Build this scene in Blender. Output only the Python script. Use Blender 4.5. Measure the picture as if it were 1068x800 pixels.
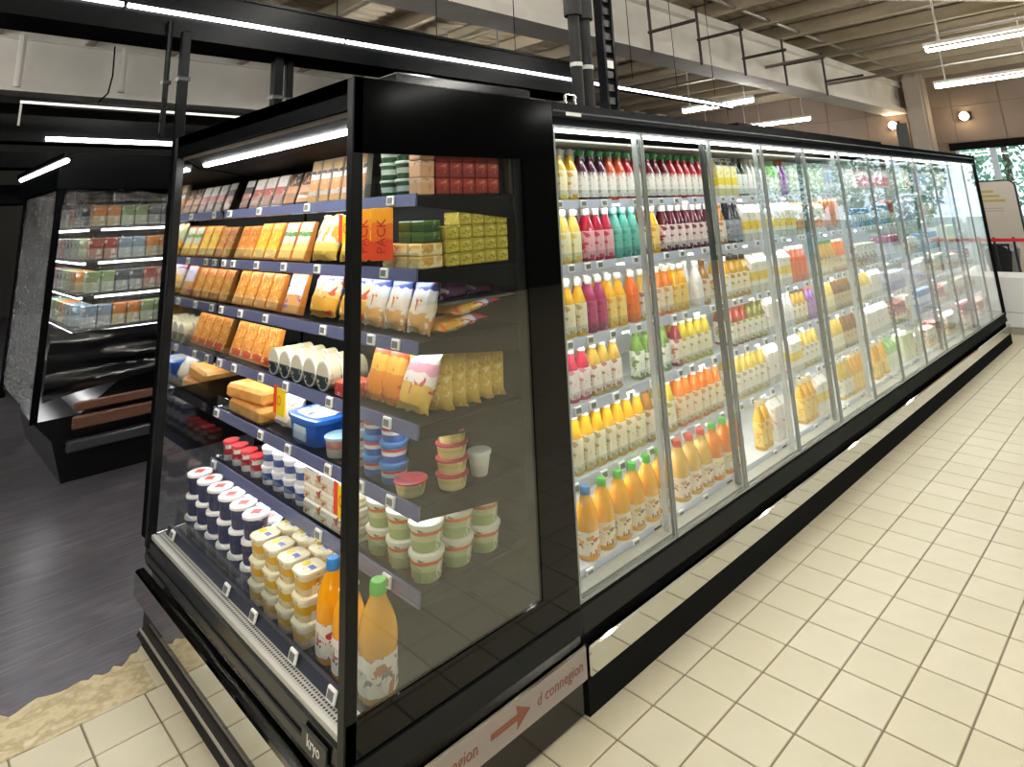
import bpy, math, random
from mathutils import Matrix, Vector
random.seed(7)
sc = bpy.context.scene
for o in list(bpy.data.objects): bpy.data.objects.remove(o)
C = sc.collection

# ------------------------------------------------------------------ camera
F_PX, YAW, PITCH, ROLL = 666.39, 0.79903, -0.23088, -0.043945
CAM = Vector((-2.1153, -1.8207, 1.6555))
fw = Vector((math.cos(YAW)*math.cos(PITCH), math.sin(YAW)*math.cos(PITCH), -math.sin(PITCH)))
rt = fw.cross(Vector((0, 0, 1))).normalized(); up = rt.cross(fw)
r2 = rt*math.cos(ROLL)+up*math.sin(ROLL); u2 = -rt*math.sin(ROLL)+up*math.cos(ROLL)
cd = bpy.data.cameras.new('camera'); cam = bpy.data.objects.new('camera', cd); C.objects.link(cam)
cam.matrix_world = Matrix(((r2.x, u2.x, -fw.x, CAM.x), (r2.y, u2.y, -fw.y, CAM.y), (r2.z, u2.z, -fw.z, CAM.z), (0, 0, 0, 1)))
cd.sensor_fit = 'HORIZONTAL'; cd.sensor_width = 36.0; cd.lens = F_PX/1068*36.0
cd.shift_y = -(400-66.43)/1068.0; cd.clip_start = .05; cd.clip_end = 200
sc.camera = cam
# ------------------------------------------------------------------ world, exposure
w = bpy.data.worlds.new('daylight'); sc.world = w; w.use_nodes = True
w.node_tree.nodes['Background'].inputs[0].default_value = (.78, .88, 1, 1)
w.node_tree.nodes['Background'].inputs[1].default_value = 2.4
sc.view_settings.view_transform = 'Standard'; sc.view_settings.look = 'None'
sc.view_settings.gamma = 1; sc.view_settings.use_curve_mapping = False
sc.view_settings.exposure = 0.0
ROOM_L = 92.0      # ceiling tube radiance
LED_L = 29.0       # cabinet led radiance

# ------------------------------------------------------------------ materials
MATS = {}
def lin(c):
    if isinstance(c, str):
        c = c.lstrip('#'); c = [int(c[i:i+2], 16)/255 for i in (0, 2, 4)]
        c = [x/12.92 if x <= .04045 else ((x+.055)/1.055)**2.4 for x in c]
    return (c[0], c[1], c[2], 1)
def newmat(name):
    m = bpy.data.materials.new(name); m.use_nodes = True
    nt = m.node_tree; return m, nt, nt.nodes['Principled BSDF']
def M(col, rough=.5, metal=0, coat=0, emit=0, spec=.5):
    k = ('M', col, rough, metal, coat, emit, spec)
    if k in MATS: return MATS[k]
    m, nt, b = newmat('plain')
    b.inputs['Base Color'].default_value = lin(col); b.inputs['Roughness'].default_value = rough
    b.inputs['Metallic'].default_value = metal; b.inputs['Coat Weight'].default_value = coat
    b.inputs['Specular IOR Level'].default_value = spec
    if emit:
        b.inputs['Emission Color'].default_value = lin(col); b.inputs['Emission Strength'].default_value = emit
    MATS[k] = m; return m
def glass(tint='#f4faf8', ior=1.6, rough=0.0, wav=0, scale=4, thick=0.0):
    """thin pane: clear with fresnel reflection"""
    k = ('G', tint, ior, rough, wav, scale, thick)
    if k in MATS: return MATS[k]
    m = bpy.data.materials.new('clear_pane'); m.use_nodes = True; nt = m.node_tree; N = nt.nodes
    N.remove(N['Principled BSDF'])
    t = N.new('ShaderNodeBsdfTransparent'); t.inputs[0].default_value = lin(tint)
    g = N.new('ShaderNodeBsdfGlossy'); g.inputs['Roughness'].default_value = rough; g.inputs['Color'].default_value = (1, 1, 1, 1)
    fr = N.new('ShaderNodeFresnel'); ge = N.new('ShaderNodeNewGeometry')      # same reflectance from both sides of the sheet
    io = N.new('ShaderNodeMix'); io.inputs['A'].default_value = ior; io.inputs['B'].default_value = 1/ior
    nt.links.new(ge.outputs['Backfacing'], io.inputs['Factor']); nt.links.new(io.outputs['Result'], fr.inputs['IOR'])
    mx = N.new('ShaderNodeMixShader')
    if wav:
        no = N.new('ShaderNodeTexNoise'); no.inputs['Scale'].default_value = scale; no.inputs['Detail'].default_value = 3
        tc = N.new('ShaderNodeTexCoord'); mp = N.new('ShaderNodeMapping'); mp.inputs['Scale'].default_value = (1, 1, 3.5)
        nt.links.new(tc.outputs['Object'], mp.inputs[0]); nt.links.new(mp.outputs[0], no.inputs['Vector'])
        bu = N.new('ShaderNodeBump'); bu.inputs['Strength'].default_value = wav; bu.inputs['Distance'].default_value = .08
        nt.links.new(no.outputs['Fac'], bu.inputs['Height']); nt.links.new(bu.outputs[0], g.inputs['Normal'])
        if thick:
            ad = N.new('ShaderNodeMath'); ad.operation = 'ADD'; ad.inputs[1].default_value = thick
            nt.links.new(fr.outputs[0], ad.inputs[0]); nt.links.new(ad.outputs[0], mx.inputs[0])
    if not thick: nt.links.new(fr.outputs[0], mx.inputs[0])
    nt.links.new(t.outputs[0], mx.inputs[1]); nt.links.new(g.outputs[0], mx.inputs[2])
    nt.links.new(mx.outputs[0], N['Material Output'].inputs[0])
    MATS[k] = m; return m
def ramp(nt, stops, const=True):
    r = nt.nodes.new('ShaderNodeValToRGB'); cr = r.color_ramp
    cr.interpolation = 'CONSTANT' if const else 'LINEAR'
    while len(cr.elements) < len(stops): cr.elements.new(.5)
    for e, (p, c) in zip(cr.elements, stops): e.position = p; e.color = lin(c)
    return r
def Z(stops, spots=(), rough=.38, wob=.05, wscale=18, axis=2, coat=.15, zig=0):
    """printed pack: bands along one generated axis with a wavy border, spots of print over it"""
    k = ('Z', tuple(stops), tuple(spots), rough, wob, wscale, axis, zig)
    if k in MATS: return MATS[k]
    m, nt, b = newmat('printed'); L = nt.links; N = nt.nodes
    tc = N.new('ShaderNodeTexCoord'); sx = N.new('ShaderNodeSeparateXYZ'); L.new(tc.outputs['Generated'], sx.inputs[0])
    if zig:
        wv = N.new('ShaderNodeTexWave'); wv.wave_profile = 'TRI'; wv.bands_direction = 'Y'; wv.inputs['Scale'].default_value = zig
        L.new(tc.outputs['Generated'], wv.inputs[0]); h = wv.outputs['Fac']
    else:
        no = N.new('ShaderNodeTexNoise'); no.inputs['Scale'].default_value = wscale; no.inputs['Detail'].default_value = 1
        L.new(tc.outputs['Object'], no.inputs[0]); h = no.outputs['Fac']
    mu = N.new('ShaderNodeMath'); mu.operation = 'MULTIPLY_ADD'; mu.inputs[1].default_value = wob*2; L.new(h, mu.inputs[0])
    s2 = N.new('ShaderNodeMath'); s2.operation = 'SUBTRACT'; s2.inputs[1].default_value = wob; L.new(sx.outputs[axis], s2.inputs[0])
    L.new(s2.outputs[0], mu.inputs[2])
    r = ramp(nt, stops); L.new(mu.outputs[0], r.inputs[0]); col = r.outputs[0]
    for i, (sc_, scale, thr) in enumerate(spots):
        v = N.new('ShaderNodeTexNoise'); v.inputs['Scale'].default_value = scale*1.1; v.inputs['Detail'].default_value = 2.5; v.inputs['Distortion'].default_value = .6
        mp = N.new('ShaderNodeMapping'); mp.inputs['Location'].default_value = (i*.37, i*.71, i*.13)
        L.new(tc.outputs['Object'], mp.inputs[0]); L.new(mp.outputs[0], v.inputs['Vector'])
        lt = N.new('ShaderNodeMath'); lt.operation = 'GREATER_THAN'; lt.inputs[1].default_value = .71-.4*thr; L.new(v.outputs['Fac'], lt.inputs[0])
        mx = N.new('ShaderNodeMix'); mx.data_type = 'RGBA'; mx.inputs['B'].default_value = lin(sc_)
        L.new(lt.outputs[0], mx.inputs['Factor']); L.new(col, mx.inputs['A']); col = mx.outputs['Result']
    L.new(col, b.inputs['Base Color']); b.inputs['Roughness'].default_value = rough; b.inputs['Coat Weight'].default_value = coat
    MATS[k] = m; return m
def mottled(cols, scale=6, rough=.6, detail=4, metal=0, bump=0, stretch=(1, 1, 1), coat=0, rr=None):
    k = ('N', tuple(cols), scale, rough, detail, metal, bump, stretch, coat)
    if k in MATS: return MATS[k]
    m, nt, b = newmat('mottled'); L = nt.links; N = nt.nodes
    tc = N.new('ShaderNodeTexCoord'); mp = N.new('ShaderNodeMapping'); mp.inputs['Scale'].default_value = stretch
    no = N.new('ShaderNodeTexNoise'); no.inputs['Scale'].default_value = scale; no.inputs['Detail'].default_value = detail
    L.new(tc.outputs['Object'], mp.inputs[0]); L.new(mp.outputs[0], no.inputs[0])
    n = len(cols); r = ramp(nt, [(.3+.4*i/max(1, n-1), c) for i, c in enumerate(cols)], False)
    L.new(no.outputs['Fac'], r.inputs[0]); L.new(r.outputs[0], b.inputs['Base Color'])
    b.inputs['Roughness'].default_value = rough; b.inputs['Metallic'].default_value = metal; b.inputs['Coat Weight'].default_value = coat
    if rr:
        mr = N.new('ShaderNodeMapRange'); mr.inputs['To Min'].default_value = rr[0]; mr.inputs['To Max'].default_value = rr[1]
        L.new(no.outputs['Fac'], mr.inputs[0]); L.new(mr.outputs[0], b.inputs['Roughness'])
    if bump:
        bu = N.new('ShaderNodeBump'); bu.inputs['Strength'].default_value = bump; bu.inputs['Distance'].default_value = .01
        L.new(no.outputs['Fac'], bu.inputs['Height']); L.new(bu.outputs[0], b.inputs['Normal'])
    MATS[k] = m; return m

def blk(col, g, rough):
    '''matt black paint: diffuse with a thin even sheen'''
    k = ('B', col, g, rough)
    if k in MATS: return MATS[k]
    m = bpy.data.materials.new('black_paint'); m.use_nodes = True; nt = m.node_tree; N = nt.nodes; N.remove(N['Principled BSDF'])
    d = N.new('ShaderNodeBsdfDiffuse'); d.inputs[0].default_value = lin(col); gl = N.new('ShaderNodeBsdfGlossy'); gl.inputs['Roughness'].default_value = rough
    mx = N.new('ShaderNodeMixShader'); mx.inputs[0].default_value = g; nt.links.new(d.outputs[0], mx.inputs[1]); nt.links.new(gl.outputs[0], mx.inputs[2]); nt.links.new(mx.outputs[0], N['Material Output'].inputs[0])
    MATS[k] = m; return m
BLACK = blk('#090b0d', .012, .25); BLACKM = blk('#080909', .006, .5); DARK = M('#1b1e20', .4); GREY = M('#3a3c3b', .35, .3)
STEEL = M('#c4c3be', .035, 1); CHROME = M('#c8c8c6', .25, .9); WHITE = M('#e9e9e6', .45)
LED = M('#ffffff', .5, 0, 0, LED_L); TUBE = M('#fffcf6', .5, 0, 0, ROOM_L); TRAYLED = M('#ffffff', .5, 0, 0, 9.0)
PANE = glass('#f8fbfa', 1.5); ACRYL = glass('#f4f7f8', 1.3); RAIL = M('#62688a', .25, 0, .3)

# ------------------------------------------------------------------ mesh helpers
class MB:
    def __init__(s): s.v = []; s.f = []; s.mi = []
    def add(s, v, f, mi=0):
        o = len(s.v); s.v += [tuple(p) for p in v]; s.f += [tuple(i+o for i in q) for q in f]; s.mi += [mi]*len(f); return s
    def box(s, x0, x1, y0, y1, z0, z1, mi=0):
        v = [(x, y, z) for z in (z0, z1) for y in (y0, y1) for x in (x0, x1)]
        return s.add(v, [(0, 2, 3, 1), (4, 5, 7, 6), (0, 1, 5, 4), (2, 6, 7, 3), (0, 4, 6, 2), (1, 3, 7, 5)], mi)
    def bev(s, x0, x1, y0, y1, z0, z1, b, mi=0):
        """box with chamfered edges"""
        v = []; idx = {}
        X = (x0, x1); Y = (y0, y1); Zz = (z0, z1); sg = (1, -1)
        for i in (0, 1):
            for j in (0, 1):
                for k in (0, 1):
                    for a in range(3):
                        p = [X[i], Y[j], Zz[k]]
                        for q in range(3):
                            if q != a: p[q] += b*sg[(i, j, k)[q]]
                        idx[i, j, k, a] = len(v); v.append(p)
        f = []
        for a in range(3):
            o = [q for q in range(3) if q != a]
            for s_ in (0, 1):
                loop = []
                for (m, n) in ((0, 0), (1, 0), (1, 1), (0, 1)):
                    c = [0, 0, 0]; c[a] = s_; c[o[0]] = m; c[o[1]] = n; loop.append(idx[(*c, a)])
                flip = (s_ == 0) != (a == 1)
                f.append(tuple(reversed(loop)) if flip else tuple(loop))
            for m in (0, 1):
                for n in (0, 1):
                    c0 = [0, 0, 0]; c1 = [0, 0, 0]; c0[a] = 0; c1[a] = 1
                    for c in (c0, c1): c[o[0]] = m; c[o[1]] = n
                    f.append((idx[(*c0, o[0])], idx[(*c1, o[0])], idx[(*c1, o[1])], idx[(*c0, o[1])]))
        for i in (0, 1):
            for j in (0, 1):
                for k in (0, 1): f.append((idx[i, j, k, 0], idx[i, j, k, 1], idx[i, j, k, 2]))
        return s.add(v, f, mi)
    def lathe(s, prof, n=14, p=2.0, sx=1, sy=1, cx=0, cy=0, mi=0, cap=True):
        """rings of superellipses: p=2 round, larger = squarer"""
        v = []; f = []
        for r, z in prof:
            for i in range(n):
                a = 2*math.pi*(i+.5)/n; c, q = math.cos(a), math.sin(a)
                k = (abs(c)**p+abs(q)**p)**(-1/p)
                v.append((cx+r*sx*k*c, cy+r*sy*k*q, z))
        for j in range(len(prof)-1):
            for i in range(n):
                i2 = (i+1) % n; f.append((j*n+i, j*n+i2, (j+1)*n+i2, (j+1)*n+i))
        if cap: f.append(tuple(range(n-1, -1, -1))); f.append(tuple((len(prof)-1)*n+i for i in range(n)))
        return s.add(v, f, mi)
    def bar(s, a, b, r, n=8, mi=0):
        a = Vector(a); b = Vector(b); d = (b-a).normalized(); t = d.orthogonal().normalized(); u = d.cross(t); v = []
        for p in (a, b):
            for i in range(n): v.append(p+r*(t*math.cos(2*math.pi*i/n)+u*math.sin(2*math.pi*i/n)))
        f = [(i, (i+1) % n, n+(i+1) % n, n+i) for i in range(n)]+[tuple(range(n-1, -1, -1)), tuple(range(n, 2*n))]
        return s.add(v, f, mi)
    def tube(s, pts, r, n=8, mi=0):
        for a, b in zip(pts, pts[1:]): s.bar(a, b, r, n, mi)
        return s
    def extr(s, poly, axis, a, b, mi=0):
        """extrude a 2d polygon (other two axes in order) along axis from a to b"""
        n = len(poly); v = []
        for t in (a, b):
            for p in poly:
                q = list(p); q.insert(axis, t); v.append(q)
        f = [(i, (i+1) % n, n+(i+1) % n, n+i) for i in range(n)]+[tuple(range(n-1, -1, -1)), tuple(range(n, 2*n))]
        return s.add(v, f, mi)
    def xf(s, fn): s.v = [tuple(fn(*p)) for p in s.v]; return s
    def mesh(s, name, mats, smooth=False):
        me = bpy.data.meshes.new(name); me.from_pydata(s.v, [], s.f)
        for m in (mats if isinstance(mats, (list, tuple)) else [mats]): me.materials.append(m)
        if any(s.mi): me.polygons.foreach_set('material_index', s.mi)
        if smooth:
            me.polygons.foreach_set('use_smooth', [True]*len(s.f))
            try: me.set_sharp_from_angle(angle=math.radians(42))
            except Exception: pass
        me.update(); return me
def link(name, data, parent=None, loc=(0, 0, 0), rot=(0, 0, 0)):
    o = bpy.data.objects.new(name, data); C.objects.link(o); o.parent = parent; o.location = loc; o.rotation_euler = rot
    return o
def build(name, mb, mats, parent=None, loc=(0, 0, 0), rot=(0, 0, 0), smooth=False):
    return link(name, mb.mesh(name, mats, smooth), parent, loc, rot)
def tag(o, label=None, cat=None, group=None, kind=None):
    if label: o['label'] = label
    if cat: o['category'] = cat
    if group: o['group'] = group
    if kind: o['kind'] = kind
    return o
def thing(name, label, cat, loc=(0, 0, 0), rz=0, group=None):
    return tag(link(name, None, None, loc, (0, 0, rz)), label, cat, group)
def text_mesh(txt, size, name='lettering', ext=.0006, mat=None, shear=0):
    cu = bpy.data.curves.new(name, 'FONT'); cu.body = txt; cu.size = size; cu.extrude = ext; cu.align_x = 'CENTER'; cu.align_y = 'CENTER'; cu.resolution_u = 2; cu.shear = shear
    ob = bpy.data.objects.new(name, cu); C.objects.link(ob)
    me = bpy.data.meshes.new_from_object(ob.evaluated_get(bpy.context.evaluated_depsgraph_get()))
    bpy.data.objects.remove(ob); bpy.data.curves.remove(cu); me.materials.clear(); me.materials.append(mat); me.name = name
    return me

# ------------------------------------------------------------------ floor
GROUT = mottled(['#6f6552', '#837862'], 5, .8)
TILE = mottled(['#beb79c', '#c7c0a7', '#c2bba0'], 2.2, .36, 5, bump=.02)
TILE2 = mottled(['#c1baa0', '#cac3ab', '#bdb69a'], 3.1, .36, 5, bump=.02)
floor = tag(build('floor', MB().box(-9, 17.2, -9, 16, -.1, -.004), GROUT), 'cream tiled shop floor with dark joints', kind='structure')
tm = [MB().bev(.0033, .1967, .0033, .1967, -.012, 0, .0018).mesh('tile', m) for m in (TILE, TILE2)]
def in_view(x, y):
    v = Vector((x, y, 0))-CAM; d = v.dot(fw)
    if d < .1: return False
    px = 534+F_PX*v.dot(r2)/d; py = 66.4-F_PX*v.dot(u2)/d
    return -50 < px < 1120 and py < 870
cells = []; rest = MB()
for i in range(-45, 86):
    for j in range(-45, 8):
        x, y = i*.2, j*.2
        if x > 7.6 and y > -.2 and False: continue
        if -1.05 < x+.1 < 7.2 and y+.1 > .0: continue
        vis = in_view(x+.1, y+.1) and (y < .05 or x < -.95)
        cells.append(((Vector((x+.1, y+.1, 0))-CAM).length if vis else 99, i, j))
cells.sort()
for k, (d, i, j) in enumerate(cells):
    if k < 295 and d < 90: link('tile', random.choice(tm), floor, (i*.2, j*.2, 0))
    else: rest.bev(i*.2+.0033, i*.2+.1967, j*.2+.0033, j*.2+.1967, -.012, 0, .0018)
tag(build('tile_field', rest, TILE, floor), kind='stuff')
# dark floor covering on the left with a torn edge
DKF = mottled(['#45434a', '#55535a', '#4d4850', '#67656b'], 3.2, .33, 8, stretch=(1, 2.2, 1), rr=(.22, .5))
nt = DKF.node_tree; N = nt.nodes; L = nt.links; bs = N['Principled BSDF']
tc = N.new('ShaderNodeTexCoord'); src = bs.inputs['Base Color'].links[0].from_socket
for rz_, st in ((.5, 1.0), (-.25, .8), (1.2, .7)):      # scuff scratches
    mp = N.new('ShaderNodeMapping'); mp.inputs['Rotation'].default_value = (0, 0, rz_); mp.inputs['Scale'].default_value = (1.6, 60, 1)
    no = N.new('ShaderNodeTexNoise'); no.inputs['Scale'].default_value = 1.3; no.inputs['Detail'].default_value = 2
    L.new(tc.outputs['Object'], mp.inputs[0]); L.new(mp.outputs[0], no.inputs[0])
    rp = ramp(nt, [(.60, (0, 0, 0)), (.70, (st*.5, st*.5, st*.5))], False); L.new(no.outputs['Fac'], rp.inputs[0])
    mx = N.new('ShaderNodeMix'); mx.data_type = 'RGBA'; mx.inputs['B'].default_value = lin('#8f8d92')
    L.new(rp.outputs[0], mx.inputs['Factor']); L.new(src, mx.inputs['A']); src = mx.outputs['Result']
L.new(src, bs.inputs['Base Color'])
edge = []; x = -9.0
while x < -1.0:
    fine = x > -2.2
    y = 1.43+.02*math.sin(x*3.1)+.010*math.sin(x*17+1)+.012*math.sin(x*41)+random.choice((-1, 1))*random.random()**3*.04
    if x > -1.3: y += .06*(x+1.3)/.2
    edge.append((x, y)); x += .022 if fine else .15
edge += [(-1.0, 1.56), (17, 1.6), (17, 16), (-9, 16)]
fc = tag(build('floor_covering', MB().extr(edge, 2, -.004, .0025), DKF, floor), 'scuffed black floor covering with a torn edge')
# worn screed strip along the torn edge
ws = [(-9, 1.2)]+[(-2.4+.1*k, 1.2+random.uniform(-.012, .012)) for k in range(13)]+[(-1.16, 1.2), (-1.16, 1.56)]+[(p[0], p[1]+.03) for p in reversed(edge[:-4]) if p[0] < -1.16]+[(-9, 1.46)]
build('worn_screed', MB().extr(ws, 2, -.004, .0012), mottled(['#b7a681', '#c9bb98', '#a89873', '#d2c6a6'], 14, .7, 8), floor)

# ------------------------------------------------------------------ shell: ceiling, walls
DECK = mottled(['#b5a88f', '#c6baa2'], 1.2, .7); PURL = mottled(['#a3967f', '#b5a993'], 2, .65); BEAM = mottled(['#e2dfd6', '#ebe8e1', '#d8d3c8'], .9, .65)
deck = MB(); poly = []; y = -9.0
while y < 16:
    poly += [(y, 4.90), (y+.06, 4.90), (y+.09, 4.86), (y+.22, 4.86), (y+.25, 4.90)]; y += .25
poly += [(16, 5.0), (-9, 5.0)]
ceil = tag(build('ceiling', deck.extr(poly, 0, -9, 17.2), DECK), 'beige ribbed metal roof deck', kind='structure')
pm = MB().box(-.035, .035, -9, 16, 4.60, 4.86).box(-.09, .035, -9, 16, 4.60, 4.625).box(-.035, .09, -9, 16, 4.84, 4.86).mesh('purlin', PURL)
for k in range(-10, 12): link('purlin', pm, ceil, (3.56+1.2*k, 0, 0))
def ibeam(y, z0, z1, w):
    m = MB().box(-9, 17, y-w*.28, y+w*.28, z0+.12, z1-.12).box(-9, 17, y-w/2, y+w/2, z0, z0+.13).box(-9, 17, y-w/2, y+w/2, z1-.13, z1)
    return build('roof_beam', m, BEAM, ceil)
ibeam(3.25, 3.78, 4.60, .5); ibeam(10.35, 3.78, 4.72, .5); ibeam(-4, 3.78, 4.60, .5)
for y in (3.0, 2.9): pass
sus = M('#4b4743', .5, .4)
for k, x in enumerate((5.2, 6.5, 7.9, 9.5, 11.4)):       # drop rods and short arms in front of the beam
    build('hanger_rod', MB().bar((x, 2.93, 3.72), (x, 2.93, 4.62), .022).bar((x-.05, 2.93, 4.0+.1*(k % 2)), (x-.05, 2.2, 4.0+.1*(k % 2)), .025), sus, ceil)
build('conduit', MB().bar((3.5, 2.6, 4.66), (16.5, 2.6, 4.66), .03), M('#a9a39a', .4, .6), ceil)
for x in (9.1, 12.0): build('conduit', MB().bar((x, -8, 4.05), (x, 9, 4.05), .03), M('#8d867c', .4, .5), ceil)
build('conduit', MB().bar((8.0, 1.0, 4.55), (11.1, -1.2, 4.55), .035).bar((8.0, .7, 4.55), (11.1, -1.5, 4.55), .035), M('#b9b2a4', .5), ceil)
for (x, y, t) in ((-.95, 9.9, 3.9), (.4, 9.9, 3.95)): build('hanger_rod', MB().bar((x, y, t-.1), (x, y, 4.6), .05), M('#dedad2', .5), ceil)
wallm = mottled(['#7d6c5e', '#8a796a'], 1.1, .75)
wf = tag(build('wall_far', MB().box(17, 17.3, -9, 16, 2.78, 5).box(17, 17.3, 2.1, 16, -.1, 2.78).box(17, 17.3, -9, -7.6, -.1, 2.78), wallm), 'brown panelled far wall above the shop windows', kind='structure')
for k in range(16):
    for r in range(2): build('panel', MB().bev(16.975, 17.0, -5+k*1.0+.008, -4+k*1.0-.008, 2.92+r*.9, 3.8+r*.9, .006), wallm, wf)
build('lintel', MB().box(16.93, 17.02, -9, 2.2, 2.72, 2.9), BLACKM, wf)
colm = mottled(['#a2968a', '#b3a79b'], 1, .7)
build('column', MB().box(16.6, 16.98, 2.45, 2.9, 0, 4.7).box(16.5, 16.62, 2.5, 2.85, 0, 4.7), colm, wf)
build('louvre', MB().box(16.55, 16.6, 2.95, 3.2, 2.6, 3.5), M('#3f4348', .5), wf)
tag(build('wall_left', MB().box(-9, 17.2, 16, 16.3, -.1, 5), M('#4a4743', .8)), 'dim far left wall', kind='structure')
tag(build('wall_right', MB().box(-9, 17.2, -9.3, -9, -.1, 5), M('#2b2825', .8)), 'dim right wall beyond the aisle', kind='structure')
tag(build('wall_back', MB().box(-9.3, -9, -9, 16, -.1, 5), M('#3a3632', .8)), 'dim wall behind the viewer', kind='structure')
# shop window, trees beyond
win = tag(link('window_1', None), 'tall shop window with pale frames and green trees beyond', kind='structure')
fr = M('#b9c6cf', .4, .2)
for y in (-7.6, -5.4, -3.2, -1.0, 1.35, 2.1): build('mullion', MB().box(17.02, 17.12, y-.06, y+.06, 0, 2.78), fr, win)
build('sill', MB().box(17.02, 17.12, -7.6, 2.1, .0, .12), fr, win)
for a, b in ((-7.6, -5.4), (-5.4, -3.2), (-3.2, -1.0), (-1.0, 1.35), (1.35, 2.1)): build('pane', MB().box(17.065, 17.075, a+.06, b-.06, .12, 2.78), PANE, win)
tag(build('ground', MB().box(17.3, 60, -40, 30, -.2, -.1), M('#8d9a92', .9)), 'pale car park outside the window', kind='structure')
leafm = [mottled(['#5f8f6c', '#7fb08a', '#9cc7a4'], 1.5, .7), mottled(['#4d8168', '#6ea288', '#8fc0aa'], 1.5, .7)]
for k, (x, y, r, h) in enumerate(((24, 2.2, 1.7, 5.2), (26, -1.9, 2.0, 6), (25.5, -6.4, 2.0, 5.5), (29, 5.4, 2.0, 6), (27, -11, 2.2, 6))):
    t = thing('tree', ['green tree outside the window, nearest the phone-shaped poster', 'green tree outside, right of the phone-shaped poster', 'third green tree along the car park outside', 'far green tree outside, behind the cabinet end', 'last green tree along the car park outside'][k], 'tree', (x, y, -.1))
    build('trunk', MB().lathe([(.16, 0), (.12, 1.2), (.08, h*.7)], 8), M('#5c4a3a', .8), t)
    m = MB()
    for q in range(2600):
        a = random.uniform(0, 6.28); u = random.uniform(-1, 1); rr = r*random.uniform(.45, 1)**.5
        p = Vector((rr*math.cos(a)*math.sqrt(1-u*u), rr*math.sin(a)*math.sqrt(1-u*u), h*.52+u*h*.47))
        d1 = Vector((random.gauss(0, 1), random.gauss(0, 1), random.gauss(0, 1))).normalized(); d2 = d1.orthogonal().normalized(); s = random.uniform(.06, .15)
        m.add([p-d1*s, p+d2*s*.6, p+d1*s, p-d2*s*.6], [(0, 1, 2, 3)])
    tag(build('foliage', m, leafm[k % 2], t), kind='stuff')

# ------------------------------------------------------------------ ceiling lamps
lamp_hs = {z: MB().box(-.03, .03, -.78, .78, .01, .06).box(-.015, .015, -.6, -.58, .06, 4.60-z).box(-.015, .015, .58, .6, .06, 4.60-z).mesh('housing', M('#d9d6cd', .5)) for z in (3.6, 3.75)}
lamp_t = MB().bar((0, -.74, -.05), (0, .74, -.05), .021, 8).box(-.01, .01, -.76, -.74, -.06, .01).box(-.01, .01, .74, .76, -.06, .01).mesh('tube', TUBE)
def lamp_seen(x, y, z):
    for q in (-.8, 0, .8):
        v = Vector((x, y+q, z))-CAM; d = v.dot(fw)
        if d > .2 and -20 < 534+F_PX*v.dot(r2)/d < 1090 and -15 < 66.4-F_PX*v.dot(u2)/d < 700: return True
    return False
def lamp(x, y, z, label, group=None):
    t = thing('tube_lamp', label, 'lamp', (x, y, z), 0, group); link('housing', lamp_hs[z], t); link('tube', lamp_t, t)
lamp(7.75, -.45, 3.6, 'white tube lamp at the top right above the long cabinet')
lamp(11.3, .28, 3.6, 'white tube lamp in front of the far wall, right of the beam end')
lamp(11.3, -1.32, 3.6, 'white tube lamp next along the row, at the right picture edge')
lamp(9.56, 4.4, 3.6, 'short glowing tube lamp seen just under the big roof beam')
for x in (-6.8, -3.2, .4, 4.05, 7.75, 11.3, 14.8):
    for y in (-7.0, -5.4, -2.9, -1.3, .3, 1.95, 5.4, 7.0, 8.6):
        if lamp_seen(x, y, 3.72):
            if x in (4.05, 14.8) and y in (5.4, 7.0): lamp(x, y, 3.75, ('nearer' if y < 6 else 'farther')+' added white fill tube lamp beyond the roof beam, '+{4.05: 'first', 7.75: 'second', 11.3: 'third', 14.8: 'fourth'}[x]+' row along', 'added fill lamps beyond the beam')  # extra tubes added to brighten the beam face and roof deck
            continue
        lamp(x, y, 3.75, 'white ceiling tube lamp in one of the rows overhead outside the picture', 'ceiling tube lamps overhead')
for k, (y, z) in enumerate(((3.34, 3.5), (1.74, 3.53))):
    t = thing('spot_lamp', ['warm round spot lamp on the brown wall, left one', 'warm round spot lamp on the brown wall, right one'][k], 'lamp', (16.9, y, z))
    build('housing', MB().box(-.02, .09, -.12, .12, -.09, .1), BLACKM, t)
    build('bulb', MB().lathe([(.02, -.02), (.09, .0), (.1, .06), (.05, .1)], 12).xf(lambda x, y, z: (-z-.02, y, x)), M('#ffe3b8', .5, 0, 0, 60), t, smooth=True)

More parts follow.
